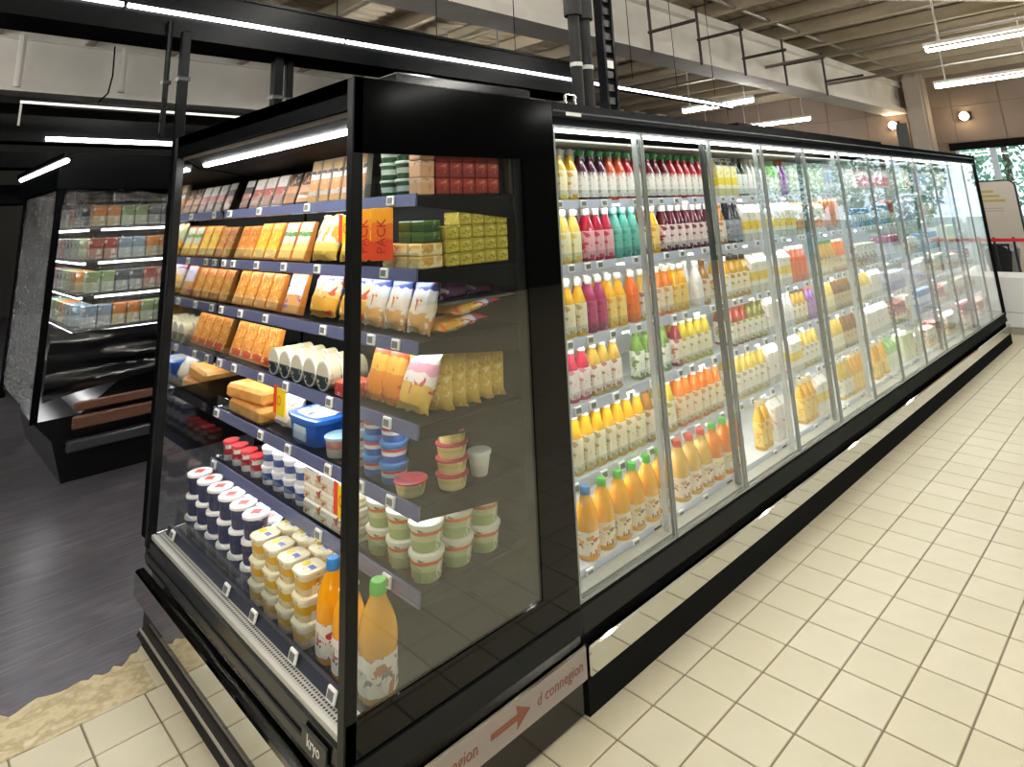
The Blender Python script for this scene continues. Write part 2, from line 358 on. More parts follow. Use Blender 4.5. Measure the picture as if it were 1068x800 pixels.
# ------------------------------------------------------------------ led gantry above the cabinets
g = thing('light_gantry', 'long black overhead gantry with a white light strip along its side', 'gantry', (0, 1.85, 2.67))
build('channel', MB().box(-9, 2.35, .0, .30, 0, .30).box(-9, 2.35, -.012, 0, .0, .02).box(-9, 2.35, -.012, 0, .28, .3).box(2.35, 5.15, -.012, .03, .11, .16), BLACK, g)
for k in range(-4, 4):
    x0 = -1.34+k*1.49+1.49*0
    build('light_strip', MB().box(-1.34+1.27*k*1.0, -1.34+1.27*(k+1)-.02, -.03, -.012, .122, .142), TRAYLED, g)
build('light_strip', MB().box(3.76, 5.11, -.03, -.012, .122, .142), TRAYLED, g)
for k in range(14): build('hanger_cable', MB().bar((-6+k*.85, .15, .3), (-6+k*.85, .15, 2.0), .004, 5), BLACKM, g)
for (x, y, r, z0) in ((-1.085, 1.70, .022, .33), (-1.13, 1.826, .014, 2.12), (-.475, 1.95, .03, 0), (-.385, 1.98, .022, 0)):
    wide = r > .02
    p = thing('cable_post', {-1.085: 'thick black cable post rising behind the cabinet front corner', -1.13: 'thin black pipe beside the cable post at the front corner', -.475: 'wider black drop post between gantry and cabinet roof', -.385: 'narrower black drop post between gantry and cabinet roof'}[x], 'post', (x, y, 0))
    build('shaft', MB().bev(-r, r, -r, r, z0, 2.67, .004) if wide else MB().bar((0, 0, z0), (0, 0, 2.75), r), BLACK, p)
    build('clip', MB().box(-r-.006, r+.006, -r-.006, r+.006, 2.4, 2.42), GREY, p)
# second and third gantry far left
for (y, z, x0, x1, lx0, lx1, lab) in ((5.0, 2.62, -9, 8, -1.4, 3, 'thin black far gantry with a pale strip, upper left'), (5.9, 2.5, -9, 8, -1.07, .1, 'deep black far gantry with a glowing tube, left')):
    g2 = thing('far_gantry', lab, 'gantry', (0, y, z))
    if y == 5.0:
        build('channel', MB().box(x0, x1, 0, .08, .14, .2), BLACK, g2); build('strip', MB().box(lx0, lx1, -.02, .0, .145, .165), M('#e8e4da', .5, 0, 0, 1.2), g2)
        for k in range(4): build('bracket', MB().box(-1.4+k*1.1, -1.385+k*1.1, -.02, 0, -.05, .15), WHITE, g2)
    else:
        build('channel', MB().box(x0, x1, 0, .3, .04, .3).box(x0, x1, .1, .5, -.2, -.05), BLACK, g2); build('strip', MB().bar((lx0, -.04, .07), (lx1, -.04, .07), .022), M('#ffffff', .5, 0, 0, 14), g2)
t = thing('far_tube', 'slanting white tube lamp over the covered left cabinet', 'lamp', (-1.25, 3.9, 2.15)); build('tube', MB().bar((0, -.35, 0), (0, 1.7, 0), .018), M('#ffffff', .5, 0, 0, 12), t); build('housing', MB().box(-.03, .03, -.4, 1.75, .015, .05), BLACK, t)
build('cable', MB().tube([(.25, 9.9, 4.6), (.25, 9.85, 4.1), (.2, 9.8, 3.8), (.05, 9.8, 3.6)], .012), BLACKM, ceil)
# refrigerant pipes coming down onto the roof
for k, (x, y, r, lab) in enumerate(((.78, .6, .036, 'left black insulated pipe standing on the cabinet roof'), (.90, .62, .040, 'right black insulated pipe standing on the cabinet roof'))):
    p = thing('insulated_pipe', lab, 'pipe', (x, y, 2.1))
    build('pipe', MB().bar((0, 0, 0), (0, 0, 2.6), r, 12), M('#0d0e10', .7), p, smooth=True)
    build('sleeve', MB().bar((0, 0, .72), (0, 0, .95), r+.02, 12), M('#101114', .7), p, smooth=True)
    build('band', MB().bar((0, 0, .40), (0, 0, .425), r+.003, 12), M('#c9c9c4', .5), p, smooth=True)
p = thing('cable_ladder', 'black vertical cable ladder standing beside the insulated pipes', 'cable ladder', (1.1, .62, 2.1))
build('rail', MB().box(-.05, -.03, -.03, .03, 0, 2.6), BLACK, p); build('rail', MB().box(.05, .07, -.03, .03, 0, 2.6), BLACK, p)
for k in range(30): build('rung', MB().box(-.03, .05, -.02, .02, .03+k*.085, .075+k*.085), M('#17191b', .5), p)
build('sticker', MB().box(-.03, .03, -.036, -.031, .43, .48), WHITE, p)
# ------------------------------------------------------------------ corner refrigerator (open front)
ec = thing('corner_refrigerator', 'tall black open-front corner refrigerator with glass side panel', 'refrigerator', (0, 0, 0))
YL, YR, XF, XB, ZT = 1.67, -.06, -1.1, -.19, 2.10
build('base_body', MB().extr([(XF+.03, .22), (XF+.005, .235), (XF, .26), (XF+.004, .33), (XF+.03, .345), (XF+.045, .325), (XB, .325), (XB, .02), (XF+.06, .02)], 1, YR+.005, YL).xf(lambda x, y, z: (x, y, z)), M('#0c0f10', .22), ec)
build('front_band', MB().box(XF-.006, XF, YR+.02, YL-.02, .262, .285), M('#2c2e2c', .3, .4), ec)
build('bumper', MB().bev(XF-.03, XF+.01, YR+.02, YL+.02, .115, .215, .006), STEEL, ec)
build('plinth', MB().box(XF+.005, XB, YR-.005, YL-.03, .008, .115), M('#14110f', .12), ec)
build('floor_trim', MB().extr([(XF-.03, .0), (XF+.006, .0), (XF+.006, .03), (XF-.012, .016)], 1, YR+.05, YL-.06), M('#2a2622', .3, .5), ec)
build('trim_edge', MB().box(XF-.016, XF-.010, YR+.05, YL-.06, .013, .02), M('#d8d2c6', .3, .6), ec)
build('foot', MB().lathe([(.03, .0), (.03, .02), (.012, .03), (.012, .1)], 10, cx=XF+.04, cy=YL-.06), BLACK, ec)
# side base on the aisle side
build('side_sill', MB().box(XF+.02, XB, YR-.012, YR+.02, .24, .31), blk('#14171a', .03, .2), ec)
build('bottom_frame', MB().box(XF, XB+.0, YR-.004, YR+.012, .31, .40), M('#050606', .04, spec=.25), ec)
bp = build('side_bumper', MB().bev(XF-.02, XB-.008, YR-.03, YR+.01, .115, .215, .005), STEEL, ec)
build('protective_film', MB().box(XF+.02, XB-.014, YR-.0315, YR-.0302, .122, .209), M('#938984', .4), bp)
FT = M('#7d4a36', .6)
def put_text(me, par, loc, rot): return link('lettering', me, par, loc, rot)
put_text(text_mesh('d connegion', .045, mat=FT, shear=.1), bp, (-.80, YR-.0322, .168), (math.pi/2, 0, 0))
put_text(text_mesh('d connegion', .045, mat=FT, shear=.1), bp, (-.335, YR-.0322, .168), (math.pi/2, 0, 0))
build('arrow', MB().extr([(-.64, .160), (-.53, .160), (-.535, .138), (-.475, .168), (-.535, .198), (-.53, .176), (-.64, .176)], 1, YR-.0326, YR-.0316), FT, bp)
# frame: posts, roof, canopy
for (y0, y1, nm) in ((YR-.004, YR+.034, 'r'), (YL-.034, YL+.004, 'l')):
    build('corner_post', MB().bev(XF-.004, XF+.034, y0, y1, .30, ZT, .003), M('#07090a', .35, spec=.25), ec)
build('roof', MB().box(XF, XB, YR, YL, 2.05, ZT).box(XF, XF+.03, YR, YL, 2.0, ZT), BLACK, ec)
build('top_frame', MB().box(XF, XB, YR-.004, YR+.012, 1.86, ZT), M('#040505', .12, spec=.06), ec)
build('canopy', MB().extr([(-1.07, 2.05), (-1.07, 2.0), (-.98, 1.945), (-.9, 1.94), (-.40, 1.86), (-.40, 2.05)], 1, YR+.02, YL-.02), M('#0c0d0e', .6, spec=.1), ec)
build('canopy_strip', MB().extr([(-1.075, 2.0), (-1.068, 1.985), (-1.06, 1.99), (-1.065, 2.004)], 1, YR+.02, YL-.02), M('#a09a90', .3, .5), ec)
build('canopy_light', MB().extr([(-1.012, 1.958), (-.998, 1.946), (-.988, 1.948), (-1.0, 1.966)], 1, YR+.035, YL-.13), M('#ffffff', .5, 0, 0, 62), ec)
build('rear_post', MB().box(-.37, XB, YR-.004, YR+.012, .40, 1.86), M('#050606', .04, spec=.25), ec)
back = build('back_panel', MB().box(-.40, -.36, YR+.02, YL-.02, .32, 2.0), M('#0d0d0d', .6), ec)
for k in range(24): build('slat', MB().box(-.415, -.40, YR+.03+k*.05, YR+.055+k*.05, 1.72, 1.90), M('#4a4038', .6), back)
build('side_glass', MB().box(XF+.03, -.37, YR, YR+.006, .40, 1.86), glass('#f4f7f6', 1.68), ec)
build('side_glass', MB().box(XF+.03, -.30, YL-.006, YL, .34, .93), PANE, ec)
build('mirror_panel', MB().box(XF+.03, -.30, YL-.006, YL-.003, .93, 1.97).box(XF+.03, -.30, YL-.003, YL, .93, 1.97, 1), [M('#c9cbc9', .04, 1), M('#101214', .3)], ec)
build('deck', MB().box(-1.02, -.42, YR+.02, YL-.03, .325, .338), M('#1a1a1a', .45, .3), ec)
# perforated air grille
gm, nt, b = newmat('perforated_steel'); Nn = nt.nodes; Ll = nt.links
tcn = Nn.new('ShaderNodeTexCoord'); mpn = Nn.new('ShaderNodeMapping'); mpn.inputs['Scale'].default_value = (70, 70, 70)
von = Nn.new('ShaderNodeTexVoronoi'); von.inputs['Randomness'].default_value = 0; von.inputs['Scale'].default_value = 1.0
ltn = Nn.new('ShaderNodeMath'); ltn.operation = 'LESS_THAN'; ltn.inputs[1].default_value = .32
mxn = Nn.new('ShaderNodeMix'); mxn.data_type = 'RGBA'; mxn.inputs['A'].default_value = lin('#b8b7ae'); mxn.inputs['B'].default_value = lin('#1d1e1e')
Ll.new(tcn.outputs['Object'], mpn.inputs[0]); Ll.new(mpn.outputs[0], von.inputs[0]); Ll.new(von.outputs['Distance'], ltn.inputs[0]); Ll.new(ltn.outputs[0], mxn.inputs['Factor']); Ll.new(mxn.outputs['Result'], b.inputs['Base Color']); b.inputs['Roughness'].default_value = .4
build('air_grille', MB().box(XF+.024, -1.03, YR+.02, YL-.03, .325, .342), gm, ec)
build('grille_lip', MB().box(XF+.012, XF+.026, YR+.03, YL-.02, .335, .350), M('#c9c9c0', .3, .3), ec)
# deck price rail, riser pane
dr = build('deck_rail', MB().extr([(-1.035, .342), (-1.022, .342), (-1.013, .375), (-1.026, .375)], 1, YR+.03, YL-.05), M('#262b3d', .3, 0, .2), ec)
build('riser', MB().box(-1.016, -1.012, YR+.04, YL-.035, .345, .455), ACRYL, dr)
TAGM = [M('#f2f2ee', .4), M('#6f7370', .4)]
tagm = MB().bev(-.006, .004, -.023, .023, -.017, .017, .003).box(-.0065, -.006, -.016, .016, -.010, .010, 1).mesh('price_tag', TAGM)       # faces -X
tagd = MB().bev(-.023, .023, -.006, .004, -.017, .017, .003).box(-.016, .016, -.0065, -.006, -.010, .010, 1).mesh('price_tag', TAGM)       # faces -Y
for y in (1.52, .90, .66, .36, .12, .0): link('price_tag', tagm, dr, (-1.038, y, .366), (0, .28, 0))
lp = build('logo_plate', MB().bev(XF-.008, XF+.0, .02, .16, .272, .318, .003), M('#0a0b0c', .3), ec)
put_text(text_mesh('kryo', .04, mat=M('#e8e8e6', .5)), lp, (XF-.0088, .09, .294), (math.pi/2, 0, -math.pi/2))
# shelves
SH = [1.73, 1.49, 1.27, 1.03, .81, .59]; SX = -.845
tags_y = {0: (1.56, 1.2, .72, .1), 1: (1.6, 1.48, 1.2, .92, .62, .14), 2: (1.6, 1.36, 1.08, .56, .22, .07), 3: (1.58, 1.4, 1.1, .86, .5, .12), 4: (1.58, 1.08, .82, .5, .28, .1), 5: (1.58, .56, .34, .12)}
for i, z in enumerate(SH):
    s = build('shelf', MB().box(SX, -.41, YR+.025, YL-.035, z-.012, z).box(SX, SX+.012, YR+.025, YL-.035, z-.03, z).extr([(SX, z-.005), (-.41, z-.015), (-.41, z-.09), (SX, z-.035)], 1, YR+.022, YR+.028), M('#131415', .45, .1, spec=.2), ec)
    r = build('price_rail', MB().extr([(SX-.012, z-.034), (SX-.004, z-.036), (SX-.001, z+.006), (SX-.008, z+.006)], 1, YR+.02, YL-.03), RAIL, s)
    build('riser', MB().box(SX+.004, SX+.007, YR+.03, YL-.04, z+.001, z+.055), ACRYL, s)
    build('light_strip', MB().box(SX+.05, SX+.064, YR+.04, YL-.05, z-.022, z-.0125), LED, s)
    for y in tags_y[i]: link('price_tag', tagm, s, (SX-.013, y, z-.012), (0, .08, 0))
# promo signs hung on the price rails
SGN = [M('#e2451f', .5), M('#f2cf10', .5), M('#e98a10', .5)]
for (i, y, dz, lab) in ((0, .42, -.10, 'below the top shelf rail beside the corner post'), (0, .24, -.09, 'under the top shelf, right of the corner post'), (3, .93, -.07, 'on the fourth shelf rail above the blue tub'), (4, .42, -.085, 'on the fifth shelf rail above the beige boxes')):
    t = thing('price_sign', 'red and yellow price sign '+lab, 'sign', (SX-.016, y, SH[i]+dz))
    build('red_panel', MB().box(-.002, .002, .0, .03, -.05, .05), SGN[0], t); build('yellow_panel', MB().box(-.0025, .002, -.075, .0, -.055, .045), SGN[1], t)
    build('mark', MB().lathe([(.015, -.0006), (.02, 0), (.015, .0006), (.011, .0)], 12, cap=False).xf(lambda x, y, z: (z-.0036, y-.025, x)), SGN[2], t)

# ------------------------------------------------------------------ long glass-door refrigerators
DP = .62; X0 = -.19; DY = -.06
DSH = [1.70, 1.426, 1.122, .866, .592]; DBASE = .345; DSY = .125; BSY = .035
INT = M('#d6d8d6', .5); FRM = M('#b9bdbb', .3, .3); MUL = M('#4b4f50', .35, .4)
def door_mesh():
    return MB().box(.003, .012, -.002, .012, 0, 1.685).box(DP-.012, DP-.003, -.002, .012, 0, 1.685).box(.012, DP-.012, -.002, .012, 0, .010).box(.012, DP-.012, -.002, .012, 1.675, 1.685).mesh('door', M('#8f9492', .25, .3))
dm = door_mesh(); pn = MB().box(.012, DP-.012, .003, .008, .010, 1.675).mesh('pane', PANE)
for mod in range(2):
    xa = X0+mod*6*DP; xb = xa+6*DP
    fz = thing('glass_door_refrigerator', ['long black refrigerator with six glass doors, joined to the corner refrigerator', 'far black refrigerator with six glass doors at the aisle end'][mod], 'refrigerator', (xa, 0, 0)); W = 6*DP
    build('base_body', MB().box(.002, W-.002, DY+.01, 1.66, .02, .32), BLACK, fz)
    build('sill', MB().extr([(DY-.012, .235), (DY+.02, .235), (DY+.02, .315), (DY-.004, .305)], 0, .003, W-.003), blk('#1a1d1e', .03, .2), fz)
    build('bumper', MB().bev(.004, W-.004, DY-.035, DY+.01, .115, .205, .006), STEEL, fz)
    build('plinth', MB().box(.002, W-.002, DY-.018, DY+.05, .0, .115), blk('#101214', .012, .15), fz)
    build('body', MB().box(.002, W-.002, .62, 1.66, .32, 2.08).box(.002, W-.002, .58, .62, .32, 2.0, 1), [BLACK, INT], fz)
    build('canopy', MB().extr([(DY-.004, 2.04), (DY-.004, 2.10), (1.66, 2.10), (1.66, 2.0), (.05, 2.0), (DY+.03, 2.012)], 0, .002, W-.002), BLACK, fz)
    build('fascia_trim', MB().box(.002, W-.002, DY-.008, DY-.004, 2.06, 2.066), M('#3b4044', .3, .4), fz)
    build('canopy_light', MB().box(.03, W-.03, DY+.035, DY+.055, 1.985, 2.0), M('#ffffff', .5, 0, 0, 22), fz)
    build('air_grille', MB().box(.03, W-.03, .055, .3, 1.955, 1.965), gm, fz)
    build('air_grille', MB().box(.01, W-.01, DY+.02, BSY-.012, .322, .332), M('#9b9b92', .4, .4), fz)
    build('end_wall', MB().box(.0025, .02, DY+.02, .62, .32, 2.0) if mod == 0 else MB().box(W-.02, W-.0025, DY+.02, .62, .32, 2.0), M('#101112', .4) if mod == 0 else INT, fz)
    if mod == 1: build('end_frame', MB().box(W-.03, W+.0, DY-.012, DY+.02, .30, 2.1), BLACK, fz)
    base = build('bottom_shelf', MB().box(.02, W-.02, BSY, .58, .333, DBASE), INT, fz)
    shs = []
    for z in DSH:
        s = build('shelf', MB().box(.02, W-.02, DSY, .58, z-.018, z), M('#c9ccca', .4, .2), fz); shs.append(s)
        build('light_strip', MB().box(.03, W-.03, DSY+.012, DSY+.028, z-.027, z-.0185), M('#ffffff', .5, 0, 0, LED_L*.7), s)
        build('riser', MB().box(.03, W-.03, DSY+.006, DSY+.008, z+.001, z+.05), ACRYL, s)
    for d in range(6):
        dr_ = link('door', dm, fz, (d*DP, DY, .318)); link('pane', pn, dr_)
        if d: build('mullion', MB().box(d*DP-(.006 if d % 2 else .011), d*DP+(.006 if d % 2 else .011), DY+.03, DY+.055, .334, 1.985), FRM if d % 2 else MUL, fz)
        for si, (s, z, yy) in enumerate([(a, b_, DSY) for a, b_ in zip(shs, DSH)]+[(base, DBASE, BSY)]):
            build('price_rail', MB().extr([(yy-.010, z-.034), (yy-.003, z-.036), (yy, z+.004), (yy-.006, z+.006)], 0, d*DP+.03, (d+1)*DP-.03), M('#c6cbdf', .3, 0, .3), s)
            n = 4 if si < 5 else 2
            for q in range(n): link('price_tag', tagd, s, (d*DP+.08+(q+random.uniform(0, .7))*(DP-.13)/n, yy-.012, z-.013), (-.1, 0, 0))
# roof clutter
t = thing('roof_duct', 'flat glossy black box lying on the corner refrigerator roof', 'box', (-.45, .3, 2.10)); build('casing', MB().bev(-.37, .33, -.18, .25, .0, .085, .006), M('#15181a', .12), t); build('clip', MB().box(-.36, -.33, -.185, -.178, .01, .02), CHROME, t)
t = thing('roof_box', 'low black equipment box farther along the cabinet roof', 'box', (3.2, .25, 2.10)); build('casing', MB().bev(-1.4, 1.4, -.12, .3, 0, .07, .006), BLACK, t); build('handle', MB().box(1.3, 1.36, -.13, -.118, .02, .035), CHROME, t)
t = thing('fascia_sticker', 'small white maker plate on the black cabinet fascia', 'plate', (-.06, DY-.009, 2.055)); build('plate', MB().bev(-.05, .05, -.002, .002, -.008, .008, .002), WHITE, t)
t = thing('wire_clip', 'small steel bracket on the roof edge above the maker plate', 'bracket', (-.06, DY-.0, 2.1)); build('loop', MB().box(-.035, -.028, 0, .01, 0, .045).box(.028, .035, 0, .01, 0, .045).box(-.035, .035, 0, .01, .038, .045), CHROME, t)

# ------------------------------------------------------------------ product prototypes: name -> list of (part, mesh)
PC = {}
def cap_m(col): return M(col, .35, 0, .2)
def proto(kind, *a):
    k = (kind,)+a
    if k not in PC: PC[k] = globals()['p_'+kind](*a)
    return PC[k]
def p_bottle(juice, label, cap, h=.235, w=.031):
    b = MB().lathe([(w*.86, 0), (w, .006), (w, h*.52), (w*.93, h*.60), (w*.5, h*.81), (w*.42, h*.84), (w*.42, h*.91)], 12, 3.2)
    l = MB().lathe([(w*1.015, h*.07), (w*1.015, h*.55), (w*.97, h*.58)], 12, 3.2, cap=False)
    c = MB().lathe([(w*.52, h*.88), (w*.54, h*.89), (w*.54, h*.985), (w*.49, h)], 12)
    return [('body', b.mesh('body', M(juice, .12, 0, .3), True)), ('label', l.mesh('label', label, True)), ('cap', c.mesh('cap', cap_m(cap), True))]
def p_jug(juice, label, cap, h=.262, w=.044):
    b = MB().lathe([(w*.85, 0), (w, .012), (w*.97, h*.40), (w, h*.45), (w*.99, h*.54), (w*.9, h*.65), (w*.7, h*.75), (w*.46, h*.835), (w*.38, h*.9)], 14, 2.5)
    l = MB().lathe([(w*1.015, h*.08), (w*.985, h*.40)], 14, 2.5, cap=False)
    c = MB().lathe([(w*.46, h*.885), (w*.47, h*.9), (w*.45, h*.985), (w*.38, h)], 14)
    return [('body', b.mesh('body', M(juice, .12, 0, .3), True)), ('label', l.mesh('label', label, True)), ('cap', c.mesh('cap', cap_m(cap), True))]
def p_carton(art, cap, w=.07, h=.23, d=.07):
    b = MB().bev(-w/2, w/2, -d/2, d/2, 0, h*.8, .003).extr([(-d/2+.003, h*.8), (d/2-.003, h*.8), (.003, h*.95), (.003, h), (-.003, h), (-.003, h*.95)], 0, -w/2+.003, w/2-.003)
    out = [('body', b.mesh('body', art))]
    if cap: out.append(('cap', MB().lathe([(.016, h*.86), (.016, h*.93), (.012, h*.94)], 10, cy=-d*.3).mesh('cap', cap_m(cap), True)))
    return out
def p_mini(juice, label, cap, h=.22, w=.031):        # small in the picture: one mesh
    m = MB().lathe([(w*.86, 0), (w, .006), (w, h*.08)], 8, 3, mi=0).lathe([(w*1.01, h*.08), (w*1.01, h*.52)], 8, 3, mi=1).lathe([(w, h*.52), (w*.9, h*.62), (w*.5, h*.85), (w*.45, h*.92)], 8, 3, mi=0).lathe([(w*.52, h*.92), (w*.5, h)], 8, 2, mi=2)
    return [('', m.mesh('bottle', [M(juice, .15, 0, .3), label, cap_m(cap)], True))]
def p_pack(art, w, d, h, b=.004): return [('', MB().bev(-w/2, w/2, -d/2, d/2, 0, h, b).mesh('pack', art))]
def p_tub(body, lid, r=.05, h=.08, p=2.0, lidart=None, taper=.84, sx=1, sy=1):
    b = MB().lathe([(r*taper*.94, 0), (r*taper, .004), (r*.96, h*.86)], 16, p, sx, sy)
    l = MB().lathe([(r*.98, h*.84), (r*1.04, h*.86), (r*1.04, h*.97), (r*.98, h)], 16, p, sx, sy)
    out = [('body', b.mesh('body', body, True)), ('lid', l.mesh('lid', lid, True))]
    if lidart == 'star': out.append(('lid_print', MB().lathe([(r*.62, h+.0002), (r*.62, h+.0008)], 24, .75).mesh('lid_print', M('#d8483f', .4))))
    elif lidart == 'sun': out.append(('lid_print', MB().lathe([(r*.34, h+.0002), (r*.34, h+.0008)], 14, 2, 1, 1, r*.0, r*.5).box(-r*.55, r*.5, -r*.75, -r*.05, h+.0002, h+.0006, 1).mesh('lid_print', [M('#f2d21c', .4), Z(((0, '#efe9c8'), (.3, '#5a68b8'), (.7, '#efe9c8')), (('#4a58b0', 30, .3),), wob=.1, axis=0)])))
    elif lidart: out.append(('lid_print', MB().lathe([(r*.8, h+.0002), (r*.8, h+.0008)], 16, p, sx, sy).mesh('lid_print', lidart)))
    return out
def p_tray(art, film, w=.11, h=.17, th=.03):          # shallow sealed tray leaning back; faces -X
    b = MB().extr([(0, 0), (th, 0), (th*.75, h), (th*.2, h)], 1, -w/2, w/2)
    f = MB().bev(-.004, .002, -w/2+.004, w/2-.004, .006, h-.006, .002)
    f.xf(lambda x, y, z: (x+th*.2*z/h, y, z))
    return [('tray', b.mesh('tray', art)), ('sleeve', f.mesh('sleeve', film))]
def p_bag(art, w=.15, h=.2, th=.05, seed=0):
    rnd = random.Random(seed); nx, nz = 9, 9; v = []; f = []
    for side in (-1, 1):
        for j in range(nz):
            for i in range(nx):
                u = i/(nx-1)*2-1; t = j/(nz-1); e = max(0, 1-abs(u)**2.6)**.6*max(0, 1-abs(2*t-1)**3.5)**.6
                ww = w/2*(1-.12*(1-e)*(1 if 0 < t < 1 else 0)); bulge = th/2*e*(1.15-.35*t)
                v.append((side*(bulge+.0012)+rnd.uniform(-.004, .004)*e, u*ww, t*h+(rnd.uniform(-.006, .006) if t in (0, 1) else 0)+(.006 if t == 0 else 0)))
        o = 0 if side == -1 else nx*nz
        for j in range(nz-1):
            for i in range(nx-1):
                q = (o+j*nx+i, o+j*nx+i+1, o+(j+1)*nx+i+1, o+(j+1)*nx+i); f.append(q if side == 1 else q[::-1])
    ring = [i for i in range(nx)]+[j*nx+nx-1 for j in range(1, nz)]+[(nz-1)*nx+i for i in range(nx-2, -1, -1)]+[j*nx for j in range(nz-2, 0, -1)]
    k = nx*nz
    for a, b in zip(ring, ring[1:]+ring[:1]): f.append((a, b, b+k, a+k))
    m = MB(); m.add(v, f); return [('', m.mesh('bag', art, True))]
def p_tin(side, face, r=.052, l=.05):                 # round tin lying on its side, face toward -X
    b = MB().lathe([(r, 0), (r, l)], 20).xf(lambda x, y, z: (z, y, x+r))
    e = MB().lathe([(r*.98, -.002), (r*1.03, -.001), (r*1.03, .006), (r*.98, .007)], 20).xf(lambda x, y, z: (z, y, x+r))
    p = MB().lathe([(r*.9, -.0030), (r*.9, -.0022)], 20).xf(lambda x, y, z: (z, y, x+r))
    return [('body', b.mesh('body', side, True)), ('rim', e.mesh('rim', M('#e8e6da', .4), True)), ('face_print', p.mesh('face_print', face))]
def put(name, pr_, x, y, z, label, cat, group=None, rz=0, ry=0, rx=0):
    if len(pr_) == 1 and pr_[0][0] == '':
        return tag(link(name, pr_[0][1], None, (x, y, z), (rx, ry, rz)), label, cat, group)
    t = tag(link(name, None, None, (x, y, z), (rx, ry, rz)), label, cat, group)
    for pn_, me in pr_: link(pn_, me, t)
    return t

# ------------------------------------------------------------------ juices behind the glass doors
ORD = ['first', 'second', 'third', 'fourth', 'fifth', 'sixth', 'seventh', 'eighth', 'ninth', 'tenth', 'eleventh', 'twelfth']
SN = ['top shelf', 'second shelf', 'third shelf', 'fourth shelf', 'fifth shelf', 'bottom shelf']
def LB(c1, c2, base='#efe6d6'): return Z(((0, base), (.85, base)), ((c1, 22, .3), (c2, 34, .24)), wob=.0)
def ZIG(c, base='#efe9df'): return Z(((0, base), (.74, base), (.86, c)), (('#c9c2b4', 50, .24),), wob=.12, zig=7)
P = {}
def juice(key, desc, col, lab, cap, kind='bottle', name='juice_bottle', cat='bottle', **kw): P[key] = (desc, col, lab, cap, kind, name, cat, kw)
juice('purp', 'green-capped bottle of dark purple juice', '#4a1730', ZIG('#4a1730'), '#46b45e')
juice('ored', 'green-capped bottle of orange-red juice', '#d9552f', ZIG('#d9552f'), '#46b45e')
juice('red', 'green-capped bottle of bright red juice', '#b5222c', ZIG('#b5222c'), '#46b45e')
juice('dred', 'green-capped bottle of dark cherry juice', '#6d1526', ZIG('#6d1526'), '#46b45e')
juice('ywc', 'white-capped bottle of yellow juice', '#e8b62c', LB('#e9d04a', '#e2a52a', '#f1e8da'), '#e6e3dc')
juice('cream', 'tall cream-yellow bottle with pale label', '#e6c763', LB('#e4d9a8', '#e7c85b', '#efe5bd'), '#e9e5d8')
juice('rose', 'bottle of red juice with pink label', '#b01c38', LB('#e98a9a', '#c93a52', '#e9b3b6'), '#d8d4ce')
juice('teal', 'slim mint-teal bottle', '#5fae9d', LB('#7cc3b4', '#4b9a8a', '#6fb9a9'), '#8fd0c4')
juice('wine', 'bottle of dark wine-red juice', '#5c1025', LB('#d6a3a9', '#8a2a40', '#ead9d3'), '#cfcac4')
juice('yel', 'bottle of yellow juice with cream label', '#eab21c', LB('#d9c488', '#b9a06a', '#efe3c4'), '#e6e1d6')
juice('mag', 'bottle of magenta juice', '#a5265e', LB('#c24a82', '#8a1c4c', '#b8396f'), '#e6e1d6')
juice('ylw2', 'bottle of deep yellow juice', '#efac12', LB('#f0c64c', '#e29b12', '#f3d27c'), '#e8e4da')
juice('caraf', 'waisted carafe of orange juice', '#ea6a1c', LB('#ef8a3c', '#e2601a', '#ed7428'), '#ece6dc')
juice('pink', 'bottle of pink juice with white label', '#c4304a', LB('#eab0b4', '#d98a92', '#f0e4dc'), '#e8e4da')
juice('beige', 'bottle of straw-coloured juice with white label', '#c8a347', LB('#d5b9a4', '#b56a5a', '#efe6d8'), '#d9d2c0')
juice('grn', 'bottle of green juice with white label', '#6d8f3c', LB('#a8c07a', '#7f8f5a', '#eef0e2'), '#4f6f34')
juice('oran', 'bottle of orange juice with cream label', '#ea7a1e', LB('#e9b27a', '#d99a5a', '#f1dfc0'), '#efe0cc')
juice('oliv', 'bottle of olive-yellow juice', '#c9b02a', LB('#d2c79a', '#a8a04c', '#ece6c8'), '#e6e0cc')
juice('redyel', 'bottle of dark red smoothie with cream label', '#8f1c34', LB('#e0b8a0', '#b85a5a', '#f0e2cc'), '#cfc8ba')
juice('jblue', 'blue-capped jug of orange juice', '#f2a50c', LB('#e9a04a', '#c9582a', '#f3e6cf'), '#3f82c4', 'jug', 'juice_jug', 'jug')
juice('jgrn', 'green-capped jug of yellow orange juice', '#f0a90e', LB('#d8b06a', '#8a5a3a', '#efdfc0'), '#58c04a', 'jug', 'juice_jug', 'jug')
juice('jred', 'red-capped jug of pale yellow juice', '#e2b65a', LB('#d8a88a', '#9a5a4a', '#efe0c8'), '#d9574a', 'jug', 'juice_jug', 'jug')
juice('joran', 'green-capped jug of deep orange juice', '#ee8416', LB('#e4d23a', '#d9a04a', '#f0e8d2'), '#6cc25a', 'jug', 'juice_jug', 'jug')
juice('sun', 'pale yellow carton printed with a yellow sun', None, Z(((0, '#e9e3a8'), (.22, '#f1edd0'), (.3, '#f0d82a'), (.52, '#efe9b4')), (('#f2cf1c', 14, .3),), wob=.08), '#2f4f8a', 'carton', 'juice_carton', 'carton')
juice('dkgrn', 'dark green and white bottle', '#2f4a3a', LB('#5a7a6a', '#dfe6df', '#e6ebe4'), '#2a4034')
juice('whit', 'white milk bottle', '#e9e6e0', LB('#f0d4d4', '#dfe4ea', '#f3f1ec'), '#eceae4')
juice('tan', 'tan carafe with brown neck', '#a8702c', LB('#d0a074', '#b5763c', '#e4d4c0'), '#7a4a1c')
juice('ink', 'near-black bottle', '#1c2030', LB('#5a6070', '#aab0ba', '#8d939c'), '#20242c')
